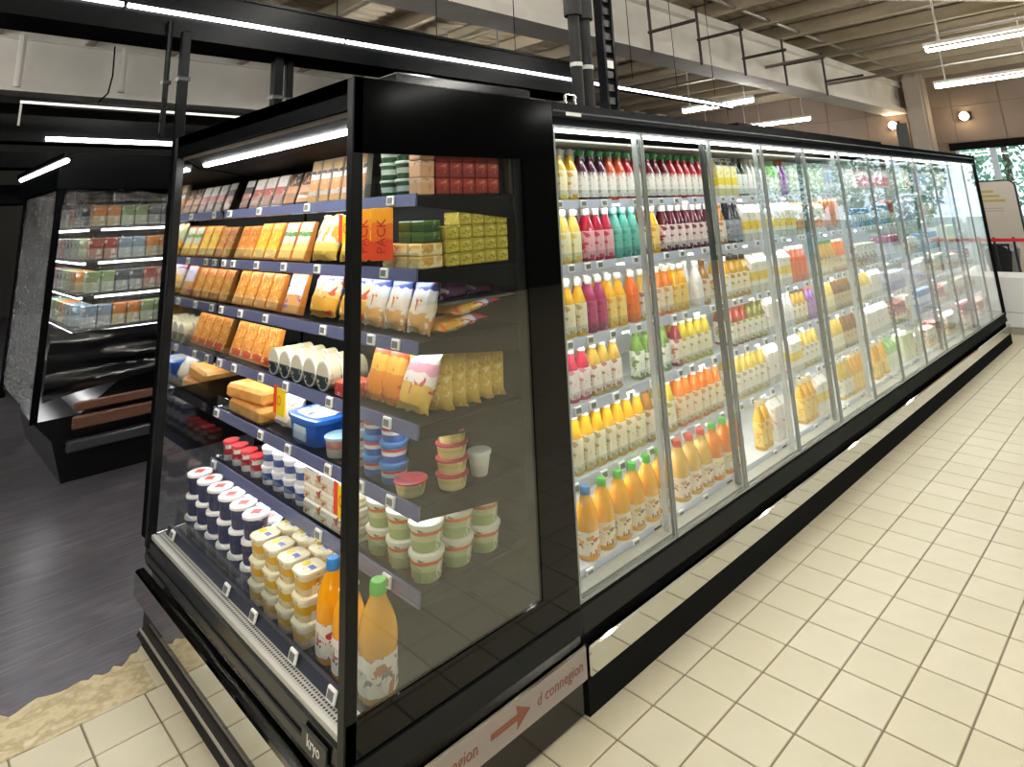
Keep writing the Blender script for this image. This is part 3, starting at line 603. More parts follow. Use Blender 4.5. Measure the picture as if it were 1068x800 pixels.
juice('ycart', 'white carton with yellow band', None, Z(((0, '#eeeade'), (.3, '#f0d04a'), (.55, '#f0ede4')), (('#e2b23a', 20, .25),), wob=.05), None, 'carton', 'juice_carton', 'carton')
juice('yjug', 'yellow carafe with white label', '#eea714', LB('#d9503a', '#e8c04a', '#f1ebe0'), '#f1eee6')
juice('dyel', 'dark-necked bottle of amber juice', '#c99a1e', LB('#e6c84a', '#b98a2a', '#efe6cc'), '#3c3426')
juice('soup', 'small bottle of tomato-red juice', '#a03a26', LB('#d8a08a', '#8fa04a', '#eae2d4'), '#8a3a2a')
juice('soup2', 'small bottle of olive-green juice', '#7a7424', LB('#cfd0a0', '#a8a04a', '#e8e6d6'), '#6a6424')
juice('pale', 'bottle of pale lemon juice', '#d9b84a', LB('#dcd2b0', '#b8a88a', '#eee8d6'), '#e2dcc8')
juice('wcart', 'plain white carton with pink print', None, Z(((0, '#efece6'), (.8, '#e6e2da')), (('#e8a49a', 18, .28),), wob=0), None, 'carton', 'milk_carton', 'carton')
juice('lime', 'lime-green flat-topped carton', None, Z(((0, '#e8edd8'), (.55, '#8fd06a')), (('#c8e0a0', 24, .25),), wob=.03), None, 'carton', 'juice_carton', 'carton')
juice('viol', 'purple bottle with orange cap', '#9a5ab0', LB('#b98acb', '#8a4aa0', '#b48ac4'), '#d9743a')
juice('mint', 'pale green carton', None, Z(((0, '#dfeed4'), (.6, '#cfe6c4')), (('#f2f4ea', 20, .3),), wob=.05), None, 'carton', 'milk_carton', 'carton')
juice('dog', 'white carton with brown and orange picture', None, Z(((0, '#e9e0d2'), (.15, '#d98a4a'), (.45, '#efe9de'), (.8, '#c9935a')), (('#5a4030', 22, .22),), wob=.12), None, 'carton', 'milk_carton', 'carton')
juice('bluew', 'blue and white carton', None, Z(((0, '#e6ecf2'), (.4, '#a8c0dc'), (.75, '#dfe8f0')), (('#7fa0c8', 20, .25),), wob=.08), None, 'carton', 'milk_carton', 'carton')
juice('brow', 'bottle of orange-brown tea', '#b5652a', LB('#c98a4c', '#9a5424', '#bf7a3c'), '#e0b08a')
juice('cocoa', 'bottle of brown cocoa drink', '#7f5226', LB('#a87f4a', '#6a4420', '#cdb48a'), '#d8c49a')
juice('pine', 'green-capped bottle of pineapple juice', '#d2a02c', LB('#e6c46a', '#b98a2a', '#e9d8a8'), '#4a7a44')
juice('honey', 'bottle of honey-yellow juice', '#efb01c', LB('#f0c84a', '#dfa21c', '#f2cf6a'), '#f0e0b0')
juice('pinkc', 'pink and white carton', None, Z(((0, '#efe6e4'), (.25, '#e88a9a'), (.6, '#efdcdc')), (('#f4f0ee', 18, .25),), wob=.05), None, 'carton', 'milk_carton', 'carton')
juice('yogb', 'blue and white yoghurt multipack', None, Z(((0, '#6f98cc'), (.4, '#dfe8f2'), (.7, '#4f7cb8')), (('#e8eef6', 26, .3), ('#2a4a80', 34, .22)), wob=.08), None, 'pack', 'yoghurt_pack', 'pack')
juice('yogp', 'magenta and white yoghurt multipack', None, Z(((0, '#e6e2ec'), (.5, '#d4d6ea'), (.7, '#b03a72')), (('#efeaf2', 16, .3),), wob=.05), None, 'pack', 'yoghurt_pack', 'pack')
juice('yogl', 'lilac yoghurt multipack', None, Z(((0, '#b4badc'), (.5, '#d4d8ec')), (('#6a76b4', 26, .28), ('#8a3a6a', 34, .2)), wob=.06), None, 'pack', 'yoghurt_pack', 'pack')
juice('yogc', 'cream yoghurt multipack with red print', None, Z(((0, '#d8c49a'), (.45, '#efe8d8')), (('#b0402c', 26, .3), ('#4a3c28', 34, .27)), wob=.1), None, 'pack', 'yoghurt_pack', 'pack')
juice('yogr', 'red and cream dessert multipack', None, Z(((0, '#e6d2b4'), (.45, '#a82a28')), (('#efe6d4', 26, .3), ('#3c2a22', 34, .25)), wob=.1), None, 'pack', 'yoghurt_pack', 'pack')
juice('yogg', 'pale green yoghurt multipack', None, Z(((0, '#dfe6c8'), (.5, '#cfdcb0')), (('#e8c84a', 20, .22),), wob=.08), None, 'pack', 'yoghurt_pack', 'pack')
POS = ['leftmost', 'second-from-left', 'third-from-left', 'fourth-from-left', 'fifth-from-left', 'sixth-from-left', 'seventh-from-left', 'eighth-from-left', 'ninth-from-left']
LEV = {1: [''], 2: ['lower ', 'upper '], 3: ['bottom ', 'middle ', 'top '], 4: ['lowest ', 'second-lowest ', 'second-highest ', 'topmost ']}
# per door: six shelves; entries (key, count), '-' leaves a gap of that many centimetres
DOORS = [
 [[('cream', 1), ('ywc', 1), ('purp', 3), ('ored', 2), ('red', 2)], [('cream', 2), ('-', 2), ('rose', 3), ('teal', 3), ('-', 1), ('wine', 1)],
  [('yel', 2), ('mag', 2), ('ylw2', 2), ('-', 3), ('caraf', 1), ('beige', 1)], [('pink', 2), ('beige', 3), ('-', 10), ('grn', 2)], [('yel', 7), ('tan', 1)], [('jblue', 1), ('jgrn', 5)]],
 [[('dred', 3), ('red', 5)], [('ylw2', 1), ('-', 3), ('wine', 7)], [('oran', 2), ('ylw2', 2), ('-', 7), ('whit', 1), ('tan', 1)],
  [('grn', 1), ('-', 4), ('redyel', 1), ('oliv', 4), ('-', 2)], [('oliv', 1), ('-', 2), ('oran', 6)], [('jred', 3), ('joran', 3)]],
 [[('-', 1), ('sun', 3), ('dkgrn', 2), ('whit', 3)], [('tan', 1), ('-', 5), ('ink', 2), ('ycart', 4)], [('yjug', 1), ('dyel', 3), ('ycart', 3)],
  [('soup', 3), ('soup2', 3), ('wcart', 2)], [('pale', 5), ('wcart', 2)], [('-', 14), ('honey', 2), ('-', 3), ('wcart', 2)]],
 [[('lime', 2), ('viol', 2), ('mint', 3)], [('ycart', 4), ('dog', 3)], [('ycart', 2), ('caraf', 4)], [('whit', 2), ('dyel', 3), ('viol', 2)], [('ycart', 2), ('pale', 4)], [('-', 4), ('honey', 3), ('ycart', 2)]],
 [[('mint', 3), ('bluew', 4)], [('dog', 2), ('brow', 5)], [('pine', 4), ('oran', 3)], [('cream', 2), ('cocoa', 5)], [('pale', 3), ('cocoa', 4)], [('pale', 3), ('honey', 4)]],
 [[('whit', 4), ('pinkc', 3)], [('yogb', 5)], [('yogc', 5)], [('pale', 3), ('wcart', 3)], [('wcart', 6)], [('honey', 3), ('lime', 3)]],
 [[('pinkc', 6)], [('yogb', 3), ('yogr', 2)], [('yogp', 5)], [('yogl', 5)], [('yogr', 3), ('yogc', 2)], [('yogg', 3), ('yogc', 2)]],
 [[('mint', 3), ('dog', 3)], [('yogl', 5)], [('yogc', 3), ('yogb', 2)], [('yogl', 3), ('yogc', 2)], [('yogb', 5)], [('yogc', 3), ('yogr', 2)]],
 [[('bluew', 6)], [('yogc', 5)], [('yogb', 3), ('yogc', 2)], [('yogc', 5)], [('yogr', 2), ('yogc', 3)], [('yogc', 5)]],
 [[('whit', 6)], [('yogb', 5)], [('yogg', 5)], [('yogc', 3), ('yogr', 2)], [('yogc', 5)], [('yogr', 5)]],
 [[('bluew', 6)], [('yogb', 5)], [('yogc', 5)], [('yogr', 3), ('yogc', 2)], [('yogc', 5)], [('yogr', 5)]],
 [[('whit', 6)], [('yogl', 5)], [('yogg', 5)], [('yogr', 5)], [('yogc', 5)], [('yogr', 5)]]]
for d, shelves in enumerate(DOORS):
    for si, row in enumerate(shelves):
        z = DSH[si] if si < 5 else DBASE
        xs0 = X0+d*DP; par = lambda q: q+(.225 if si < 5 else .15)*(q-CAM.x)/1.77       # goods stand behind the glass: fill what each door shows
        xa = max(par(xs0), X0+.05)+.012; x = xa; avail = par(xs0+DP)-par(xs0)-.02
        used = sum(c*.01 if k == '-' else c*{'jug': .094, 'carton': .078, 'pack': .086}.get(P[k][4], .066) for k, c in row)
        sq = min(1.12, avail/used) if used else 1
        for k, c in row:
            if k == '-': x += c*.01*sq; continue
            desc, col, lab, cap, kind, name, cat, kw = P[k]
            pit = {'jug': .094, 'carton': .078, 'pack': .086}.get(kind, .066)*sq
            lim = .98*pit
            if kind == 'bottle': pr_ = proto('bottle' if d < 4 else 'mini', col, lab, cap, (.242, .238, .236, .218, .236, .24)[si], round(min(.0315, lim/2), 4))
            elif kind == 'jug': pr_ = proto('jug', col, lab, cap, .246, round(min(.044, lim/2), 4))
            elif kind == 'carton': pr_ = proto('carton', lab, cap, round(min(.074, lim), 4), .225)
            else: pr_ = proto('pack', lab, round(min(.083, lim), 4), .11, (.15, .17, .2)[(d+si+row.index((k, c))) % 3])
            label = f'{desc}, {SN[si]} behind {ORD[d]} glass door'
            if any(q != (k, c) and q[0] == k for q in row): pass
            rows = 2 if (d < 3 and kind == 'bottle' and si < 5) else 1
            if k in ('tan', 'grn', 'caraf') or (k == 'cream' and d < 2): rows = 1
            for i in range(c):
                if x+pit > X0+12*DP-.03: break
                if abs(x+pit/2-(X0+6*DP)) < pit/2+.024: x = X0+6*DP+.026
                for rr in range(rows):
                    grp = label if c*rows > 1 else None
                    put(name, pr_, x+pit/2+random.uniform(-.001, .001), (DSY if si < 5 else BSY)+(.072 if kind == 'pack' else .047 if kind == 'jug' else .052)+rr*.07+random.uniform(0, .006), z+.0003, ('rear ' if rr else '')+(POS[i]+' ' if c > 1 else '')+label, cat, grp)
                x += pit

# ------------------------------------------------------------------ groceries in the corner refrigerator
ES = ['top', 'second', 'third', 'fourth', 'fifth', 'sixth']
def row(name, pr_, ys, i, label, cat, x=-.80, dz=.0005, ry=0, rz=0, jit=0, lay=1, h=.08, xs=(0,)):
    n = len(ys)*lay*len(xs); zz = SH[i] if i < 6 else .3385
    if ry: dz += .0305*math.sin(ry)
    for a, y in enumerate(ys):
        for b, dx in enumerate(xs):
            for k in range(lay):
                lb = LEV[lay][k]+(POS[a]+' ' if len(ys) > 1 else '')+(('nearer ', 'farther ')[b] if len(xs) > 1 else '')+label
                put(name, pr_, x+dx+random.uniform(-jit, jit), y, zz+dz+k*h, lb, cat, label if n > 1 else None, rz, ry)
def rng(a, b, n): return [a+(b-a)*k/max(1, n-1) for k in range(n)]
meat = Z(((0, '#c89a86'), (.35, '#b8584a'), (.62, '#e8e2dc')), (('#e6cfc6', 26, .25),), wob=.05); dkt = M('#2a211e', .4); clr = M('#c9bfae', .35)
TILT = .28
row('deli_tray', proto('tray', dkt, Z(((0, '#c07a62'), (.5, '#3a2a26'), (.75, '#e6e0da')), (('#dfd6cc', 24, .2),), wob=.03), .1, .155), (1.55,), 0, 'dark deli tray with white label, left end of the top shelf', 'tray', ry=TILT)
row('ham_tray', proto('tray', clr, meat, .105, .15), rng(1.42, 1.16, 3), 0, 'pink sliced-meat tray with white and blue label on the top shelf', 'tray', ry=TILT)
row('sausage_tray', proto('tray', dkt, Z(((0, '#c98a52'), (.55, '#4a3026'), (.8, '#2a1e1a')), (('#d9a066', 30, .33),), wob=.1), .115, .15), rng(1.03, .90, 2), 0, 'brown sausage tray with dark top on the top shelf', 'tray', ry=TILT)
row('snack_pack', proto('tray', clr, Z(((0, '#e0a86a'), (.16, '#efe0cc'), (.28, '#e2903c'), (.55, '#efe2d2'), (.68, '#3a2a28'), (.76, '#d8b478')), (('#f0c080', 36, .25),), wob=.04), .082, .185), rng(.80, .42, 5), 0, 'tall orange and white snack pack with tan top on the top shelf', 'pack', ry=.12)
row('cream_cup', proto('tub', Z(((0, '#2f5a3c'), (.35, '#dfe6dc'), (.7, '#3f6a4a')), (), wob=.02), M('#eef0ea', .4), .042, .062), (.20, .10), 0, 'green and white cup stacked on the top shelf behind the corner post', 'cup', lay=3, h=.063, x=-.79)
row('cheese_box', proto('pack', Z(((0, '#e2b08a'), (.7, '#e9c4a4')), (('#d8906a', 30, .22),), wob=.02), .06, .07, .058), (0.0,), 0, 'peach-coloured cheese box in a stack beside the red packs', 'box', lay=3, h=.059, x=-.80)
for c in range(5):
    for k in range(3): put('spread_pack', proto('pack', Z(((0, '#8f2a22'), (.5, '#b0392c')), (('#d98a6a', 34, .22),), wob=.05), .056, .09, .056), -.735+c*.059, 0.01, SH[0]+.0005+k*.057, LEV[3][k]+POS[c]+' dark red spread pack in the block by the side glass, top shelf', 'pack', 'dark red spread packs on the top shelf')
yel1 = Z(((0, '#e6c27a'), (.25, '#f0c02a'), (.75, '#e8a02c')), (('#fae27a', 34, .32), ('#c9801c', 40, .25)), wob=.06); tro = M('#d98a3c', .5)
row('pasta_tray', proto('tray', tro, Z(((0, '#e0b06a'), (.3, '#d9852c'), (.7, '#c9701f')), (('#f0c468', 34, .3), ('#9a4e18', 40, .26)), wob=.06), .1, .16), rng(1.58, 1.47, 2), 1, 'orange filled-pasta tray at the left of the second shelf', 'tray', ry=TILT)
row('pasta_tray', proto('tray', tro, yel1, .115, .17), rng(1.34, 1.21, 2), 1, 'bright yellow filled-pasta tray on the second shelf', 'tray', ry=TILT)
row('pasta_tray', proto('tray', tro, Z(((0, '#eac46a'), (.38, '#dfe8d2'), (.62, '#5f9a4a'), (.75, '#e9efe4')), (('#f0d070', 24, .28),), wob=.08), .12, .17), rng(1.06, .92, 2), 1, 'yellow pasta tray with green and white label on the second shelf', 'tray', ry=TILT)
row('pasta_pouch', proto('bag', Z(((0, '#e9c05a'), (.35, '#d9dfc8'), (.65, '#c8d8a0'), (.8, '#e9ede2')), (('#e2a52a', 16, .36),), wob=.1), .2, .19, .06, 3), rng(.70, .47, 2), 1, 'plump yellow pouch with pale green top on the second shelf', 'bag', ry=TILT, x=-.79)
for k, y in enumerate((.245, .13)):
    t = thing('promo_card', ['orange PACK promotion card, the left of the two by the post', 'orange PACK promotion card, the right of the two by the post'][k], 'sign', (SX-.03, y, SH[1]+.03), .6)
    build('card', MB().bev(-.0015, .0015, -.04, .04, 0, .175, .001), Z(((0, '#e2491f'), (.35, '#f0721a'), (.7, '#f6a21c')), (), wob=.1), t)
    put_text(text_mesh('PACK', .046, mat=M('#a8200f', .5)), t, (-.0024, 0, .08), (math.pi/2, -math.pi/2, -math.pi/2))
row('fresh_pasta', proto('pack', Z(((0, '#e6cf9a'), (.6, '#e2b86a')), (('#f0e0b8', 28, .3), ('#d9a04a', 34, .2)), wob=.05), .09, .075, .04), (.17, .09, .01), 1, 'pale pasta pack lying on the second shelf by the side glass', 'pack', lay=2, h=.041, x=-.78)
row('herb_tray', proto('pack', Z(((0, '#33502a'), (.6, '#4c6a34')), (('#8a9a5a', 30, .2),), wob=.04), .07, .075, .036), (.1, .02), 1, 'dark green tray stacked on the pasta packs, second shelf', 'tray', lay=2, h=.037, dz=.0835, x=-.77)
for c in range(5):
    for k in range(4 if c else 3): put('gnocchi_pack', proto('pack', Z(((0, '#cdb84a'), (.8, '#b8a83c')), (('#e4d480', 40, .3), ('#8a8a2c', 44, .16)), wob=.05), .056, .09, .044), -.695+c*.058, .012, SH[1]+.0005+k*.045, LEV[4 if c else 3][k]+POS[c]+' yellow-green pack in the block by the side glass, second shelf', 'pack', 'yellow-green packs on the second shelf')
row('pasta_tray', proto('tray', tro, Z(((0, '#e2a860'), (.3, '#e09a34'), (.75, '#d0762a')), (('#f6d488', 34, .32), ('#a8561c', 40, .26)), wob=.06), .115, .16), rng(1.57, 1.17, 4), 2, 'orange-brown pasta tray on the left of the third shelf', 'tray', ry=TILT)
row('pasta_tray', proto('tray', tro, Z(((0, '#e2a860'), (.45, '#e6dff0'), (.9, '#d8c8ea')), (('#8a5ab8', 24, .24),), wob=.05), .15, .165), (.98,), 2, 'pasta tray with purple and white label on the third shelf', 'tray', ry=TILT)
bagart = Z(((0, '#e2a83a'), (.4, '#efc870'), (.55, '#e9e4ee'), (.72, '#4a5aa8'), (.8, '#d8392c')), (('#f2dfa8', 14, .3), ('#d9502c', 18, .2)), wob=.14)
row('pasta_bag', proto('bag', bagart, .21, .19, .075, 5), rng(.72, .48, 2), 2, 'large yellow pasta bag with blue and red print, left of corner post', 'bag', ry=TILT, x=-.78)
row('salad_bag', proto('bag', Z(((0, '#dfa860'), (.3, '#e9dcc8'), (.55, '#e8e6ee'), (.7, '#3f4f9a'), (.84, '#c8322c')), (('#e0662c', 16, .26), ('#f0e6d2', 20, .25)), wob=.14), .125, .19, .06, 8), (.32, .185, .045), 2, 'white and red bag with blue print on the third shelf by the side glass', 'bag', ry=TILT, x=-.79)
for k, (x, z, lab) in enumerate(((-.66, .004, 'flat yellow bag lying lowest on the third shelf end'), (-.60, .052, 'flat red-printed bag lying on the yellow one, third shelf end'))):
    put('flat_bag', proto('bag', bagart, .16, .2, .035, 11+k), x-.1, .03, SH[2]+z+.018, lab, 'bag', None, 0, 1.45)
row('side_ledge', [('', MB().bev(-.16, .16, -.05, .06, 0, .008, .002).mesh('ledge', M('#6a6c70', .3, .5)))], (.02,), 2, 'small grey ledge inside the side glass below the second shelf', 'ledge', x=-.57, dz=.098)
for k, x in enumerate((-.65, -.53)): put('onion_pack', proto('bag', Z(((0, '#6a3a66'), (.5, '#8a5a86')), (('#d8cdd8', 20, .33), ('#4a2a48', 26, .2)), wob=.1), .12, .085, .06, 21+k), x, .03, SH[2]+.108, ['purple and white vegetable pack, nearer on the grey ledge', 'purple and white vegetable pack, farther on the grey ledge'][k], 'bag', None, math.pi/2, .1)
row('cheese_tray', proto('tray', tro, Z(((0, '#d9402c'), (.2, '#e89a3c'), (.8, '#d98a34')), (('#f6d080', 34, .32), ('#a8561c', 40, .26)), wob=.05), .115, .16), rng(1.57, 1.2, 4), 3, 'orange cheese tray with red foot on the fourth shelf', 'tray', ry=TILT)
tin = proto('tin', Z(((0, '#e9e2cc'), (.6, '#e6d9b0')), (('#d9c07a', 24, .2),), wob=.02), Z(((0, '#26303c'), (.5, '#d8d4c0')), (('#e8d8a0', 40, .25),), wob=.02))
row('cheese_tin', tin, rng(1.06, .62, 5), 3, 'round cheese tin lying on its side on the fourth shelf, face outward', 'tin', x=-.832+.008)
row('cheese_tin', tin, rng(1.06, .62, 5), 3, 'round cheese tin lying in the rows behind the front tins', 'tin', x=-.765, xs=(0, .058))
row('bacon_pack', proto('pack', Z(((0, '#d8402e'), (.7, '#e2604a')), (('#f0b0a0', 26, .25),), wob=.05), .1, .12, .05), (.47, ), 3, 'red pack lying right of the round tins beside the post', 'pack', x=-.775)
row('gouda_bag', proto('bag', Z(((0, '#e28a2c'), (.5, '#efb84a'), (.75, '#d9502c')), (('#f0d8a0', 16, .25), ('#c8402c', 20, .18)), wob=.12), .12, .19, .05, 31), (.31, .21), 3, 'orange bag with blue-white print on the fourth shelf right of the post', 'bag', ry=TILT, x=-.79)
gr = Z(((0, '#e9c052'), (.85, '#efcf70')), (('#f6e4a4', 60, .3), ('#c99c3a', 70, .22)), wob=.04)
row('grated_bag', proto('bag', Z(((0, '#dcb24a'), (.42, '#efe0d8'), (.6, '#e9a0b0'), (.72, '#f0e6e0')), (('#c8405a', 20, .2),), wob=.1), .18, .2, .06, 35), (.07,), 3, 'grated cheese bag with white and pink label at the fourth shelf corner', 'bag', ry=TILT+.1, x=-.80)
for k in range(5): put('grated_bag', proto('bag', gr, .165, .195, .042, 40+k % 3), -.735+k*.058, .055, SH[3]+.004, POS[k]+' plain yellow grated cheese bag in the row by the side glass, fourth shelf', 'bag', 'yellow grated cheese bags along the side glass', .72, .14)
loaf = mottled(['#d9903c', '#e6aa5c', '#c97a2c'], 9, .5, 5, bump=.4)
row('cheese_loaf', proto('pack', loaf, .2, .34, .062, .014), (1.36,), 4, 'upper of two orange loaf-like blocks on the fifth shelf', 'block', x=-.73, dz=.065, rz=.1)
row('cheese_loaf', proto('pack', loaf, .2, .36, .062, .014), (1.33,), 4, 'lower of two orange loaf-like blocks on the fifth shelf', 'block', x=-.735)
row('white_pouch', proto('bag', Z(((0, '#d9d4c6'), (.6, '#efece6')), (('#b8b4a8', 20, .22),), wob=.1), .17, .14, .07, 51), (1.02,), 4, 'crumpled white pouch between the orange blocks and the blue tub', 'bag', ry=.5, x=-.79)
bt = thing('blue_tub', 'wide blue plastic tub with white label on the fifth shelf', 'tub', (-.73, .79, SH[4]+.0005))
build('body', MB().lathe([(.08, 0), (.09, .005), (.1, .085)], 20, 5, 1.0, 1.25), M('#2458b0', .3, 0, .2), bt, smooth=True); build('lid', MB().lathe([(.104, .083), (.106, .09), (.106, .1), (.1, .103)], 20, 5, 1, 1.25), M('#2f6ac8', .3, 0, .2), bt, smooth=True); build('lid_label', MB().lathe([(.08, .1032), (.08, .104)], 20, 5, 1, 1.2), Z(((0, '#f0f2f4'), (.9, '#e6ecf2')), (('#2f5aa8', 14, .2),), wob=0), bt); build('side_label', MB().bev(-.1005, -.093, -.05, .05, .02, .07, .002), M('#b9c8d8', .4), bt)
row('clear_tub', proto('tub', Z(((0, '#d8cfc0'), (.5, '#c98a7a')), (('#f0eade', 24, .25),), wob=.04), M('#9cc4e2', .2), .055, .07, 2.0), (.57,), 4, 'single round tub with clear blue lid right of the blue tub', 'tub', x=-.775)
row('salad_tub', proto('tub', Z(((0, '#e6e0d4'), (.4, '#b8483c'), (.62, '#e2dccf')), (('#9a8a6a', 26, .2),), wob=.05), M('#c8d4dc', .2), .055, .06), (.44,), 4, 'round salad tub with red band in the stack beside the corner post', 'tub', lay=3, h=.061, x=-.775)
row('butter_tub', proto('tub', Z(((0, '#2a62b8'), (.4, '#e8ecf0'), (.62, '#d8402e'), (.78, '#3a78c8')), (), wob=.04), M('#4a90d0', .3), .047, .062), (.31, .2), 4, 'blue, white and red tub stacked right of the corner post, fifth shelf', 'tub', lay=3, h=.063, x=-.78)
pesto = proto('tub', Z(((0, '#d8c488'), (.5, '#c8b86a'), (.8, '#d8c48a')), (('#8a9a4a', 24, .22),), wob=.05), M('#b03a48', .35), .052, .0435)
row('pesto_tub', pesto, (.075,), 4, 'low tub with red lid alone at the fifth shelf corner', 'tub', x=-.80)
row('pesto_tub', pesto, (.015,), 4, 'yellow tub with red lid in the stack of four by the side glass', 'tub', lay=4, h=.0445, x=-.68)
row('white_cup', proto('tub', Z(((0, '#e6e4e0'), (.5, '#efeeea')), (('#b03040', 16, .2),), wob=.1), M('#f0f0ec', .3), .04, .075, 2, None, .7), (.02,), 4, 'single white cup with red streak deep on the fifth shelf', 'cup', x=-.56)
row('dessert_cup', proto('tub', Z(((0, '#e6e0da'), (.35, '#b82c34'), (.7, '#e9e4de')), (('#8a2a3a', 24, .25),), wob=.06), M('#c83238', .35), .036, .082), rng(1.56, 1.25, 4), 5, 'small white cup with red lid on the sixth shelf', 'cup', lay=1, x=-.79)
row('yoghurt_cup', proto('tub', Z(((0, '#e8e8ec'), (.3, '#34508f'), (.75, '#e0e4ee')), (('#c8d0e4', 26, .22),), wob=.05), M('#eceef2', .35), .044, .07), rng(1.13, .82, 4), 5, 'blue and white yoghurt cup stacked two high on the sixth shelf', 'cup', lay=2, h=.071, x=-.78)
row('dessert_box', proto('pack', Z(((0, '#d8cfb8'), (.35, '#c8b08a'), (.55, '#e9e2d2')), (('#a8503c', 20, .2), ('#efe8da', 18, .25)), wob=.04), .14, .125, .052, .006), rng(.68, .42, 3), 5, 'beige dessert box in the stacks below the price sign', 'box', lay=3, h=.053, x=-.76)
gt = proto('tub', Z(((0, '#a8b878'), (.45, '#c8cf9a'), (.7, '#d9683a'), (.85, '#e4e0c4')), (('#e6e2c8', 22, .25), ('#6f8a4a', 26, .2)), wob=.05), M('#e9e6d6', .35), .054, .078)
row('soup_tub', gt, (.27, .15, .025), 5, 'green tub with orange stripe along the sixth shelf front, two high', 'tub', lay=2, h=.079, x=-.778)
for k, x in enumerate((-.66, -.545, -.475+.0)):
    put('soup_tub', gt, x if k < 2 else -.43-.035, .025 if k < 2 else .14, SH[5]+.0005, ['green tub with orange stripe, lower of the second side-glass stack', 'green tub with orange stripe, lower of the third side-glass stack', 'green tub with orange stripe, lower of the rearmost side-glass stack'][k], 'tub')
    put('soup_tub', gt, x if k < 2 else -.43-.035, .025 if k < 2 else .14, SH[5]+.0795, ['green tub with orange stripe, upper of the second side-glass stack', 'green tub with orange stripe, upper of the third side-glass stack', 'green tub with orange stripe, upper of the rearmost side-glass stack'][k], 'tub')
# deck: dessert cups, square tubs, juice jugs
navy = Z(((0, '#2a3358'), (.5, '#26305a'), (.72, '#3a3f60')), (('#a8aabf', 24, .18), ('#8a3a4a', 30, .16)), wob=.05)
nc = proto('tub', navy, M('#f0eeec', .35), .05, .082, 2.0, 'star', .8)
row('pudding_cup', nc, rng(1.52, .90, 6), 6, 'navy cup with white lid and red print, front row on the lowest deck', 'cup', x=-.94, lay=3, h=.0835)
row('pudding_cup', nc, rng(1.40, .90, 5), 6, 'navy cup with white lid in the row behind on the lowest deck', 'cup', x=-.83, lay=2, h=.0835)
sq = proto('tub', Z(((0, '#d8c8a0'), (.35, '#dfae2c'), (.75, '#e6d9b8')), (('#c98a1c', 24, .28), ('#efe4c4', 20, .22)), wob=.06), M('#efeacb', .35), .045, .0705, 5.0, 'sun', .8, 1, 1)
row('margarine_tub', sq, rng(.785, .44, 4), 6, 'square yellow tub with printed white lid, front row on the deck', 'tub', x=-.952, lay=3, h=.0715)
row('margarine_tub', sq, rng(.785, .40, 4), 6, 'square yellow tub with printed white lid, second row on the deck', 'tub', x=-.852, lay=3, h=.0715)
put('juice_jug', proto('jug', '#f0a20c', LB('#c8402c', '#7a2a2a', '#efe4d6'), '#2f7ac0', .27, .047), -.935, .315, .339, 'blue-capped jug of orange juice left of the corner post on the deck', 'jug')
put('juice_jug', proto('jug', '#f0a20c', LB('#c8402c', '#3a3a3a', '#efe4d6'), '#58b848', .27, .047), -.94, .205, .339, 'orange juice jug half hidden behind the corner post on the deck', 'jug')
put('juice_jug', proto('jug', '#e2a638', LB('#c98a6a', '#8a8f84', '#efe8da'), '#62c24a', .285, .054), -.925, .065, .339, 'large green-capped juice jug standing alone by the side glass', 'jug')

# ------------------------------------------------------------------ covered cabinet on the left
LX0, LY0 = -1.22, 3.85
lc = thing('covered_refrigerator', 'dark refrigerator on the left wrapped in crinkled clear plastic', 'refrigerator', (0, 0, 0))
build('frame_post', MB().box(LX0-.02, LX0+.02, LY0-.02, LY0+.02, .42, 2.08), BLACK, lc); build('frame_post', MB().box(LX0-.02, LX0+.02, 5.35, 5.39, .35, 2.08), BLACK, lc)
build('frame_post', MB().box(-.50, -.44, LY0-.02, LY0+.02, .25, 2.0), BLACK, lc)
build('roof', MB().extr([(LX0-.03, 1.97), (LX0-.03, 2.12), (1.6, 2.2), (1.6, 1.97)], 1, LY0-.05, 5.6), BLACK, lc)
build('base', MB().extr([(LX0+.0, .42), (LX0+.12, .28), (LX0+.2, .0), (1.6, 0), (1.6, .9), (-.35, .9), (-.95, .42)], 1, LY0+.03, 5.4), M('#0a0b0d', .3), lc)
build('back_panel', MB().box(.3, .36, LY0+.05, 5.4, .42, 1.97), M('#b9bbb8', .5), lc)
for z in (.70, .98, 1.22, 1.46, 1.70):
    s = build('shelf', MB().box(LX0+.18, .3, LY0+.05, 5.35, z-.02, z), M('#6a6c6c', .4, .3), lc)
    build('light_strip', MB().box(LX0+.2, LX0+.22, LY0+.08, 5.3, z-.035, z-.021), M('#ffffff', .5, 0, 0, 18), s)
    build('light_strip', MB().box(LX0+.3, .2, LY0+.06, LY0+.075, z-.034, z-.021), M('#ffffff', .5, 0, 0, 12), s)
n = 24; m = MB(); v = []; f = []
for j in range(40):
    for i in range(n):
        u = i/(n-1); t = j/39; v.append((LX0+.03+u*.74, LY0-.012+.010*math.sin(9*u+21*t+2*math.sin(7*t))+.006*math.sin(31*t+5*u), .88+t*1.08+.03*math.sin(u*5)))
for j in range(39):
    for i in range(n-1): f.append((j*n+i, j*n+i+1, (j+1)*n+i+1, (j+1)*n+i))
m.add(v, f); build('plastic_sheet', m, glass('#e9eceb', 1.5, .05, .9, 9, .12), lc, smooth=True)
v = []; m = MB()
for j in range(24):
    for i in range(n):
        u = i/(n-1); t = j/23; v.append((LX0+.03+u*.74, LY0-.05+.02*math.sin(6*u+13*t)+.015*math.sin(19*t+3*u), .55+t*.42+.1*u*(1-t)))
m.add(v, [q for q in f if max(q) < 24*n]); build('folded_cover', m, M('#121316', .3, 0, .3), lc, smooth=True)
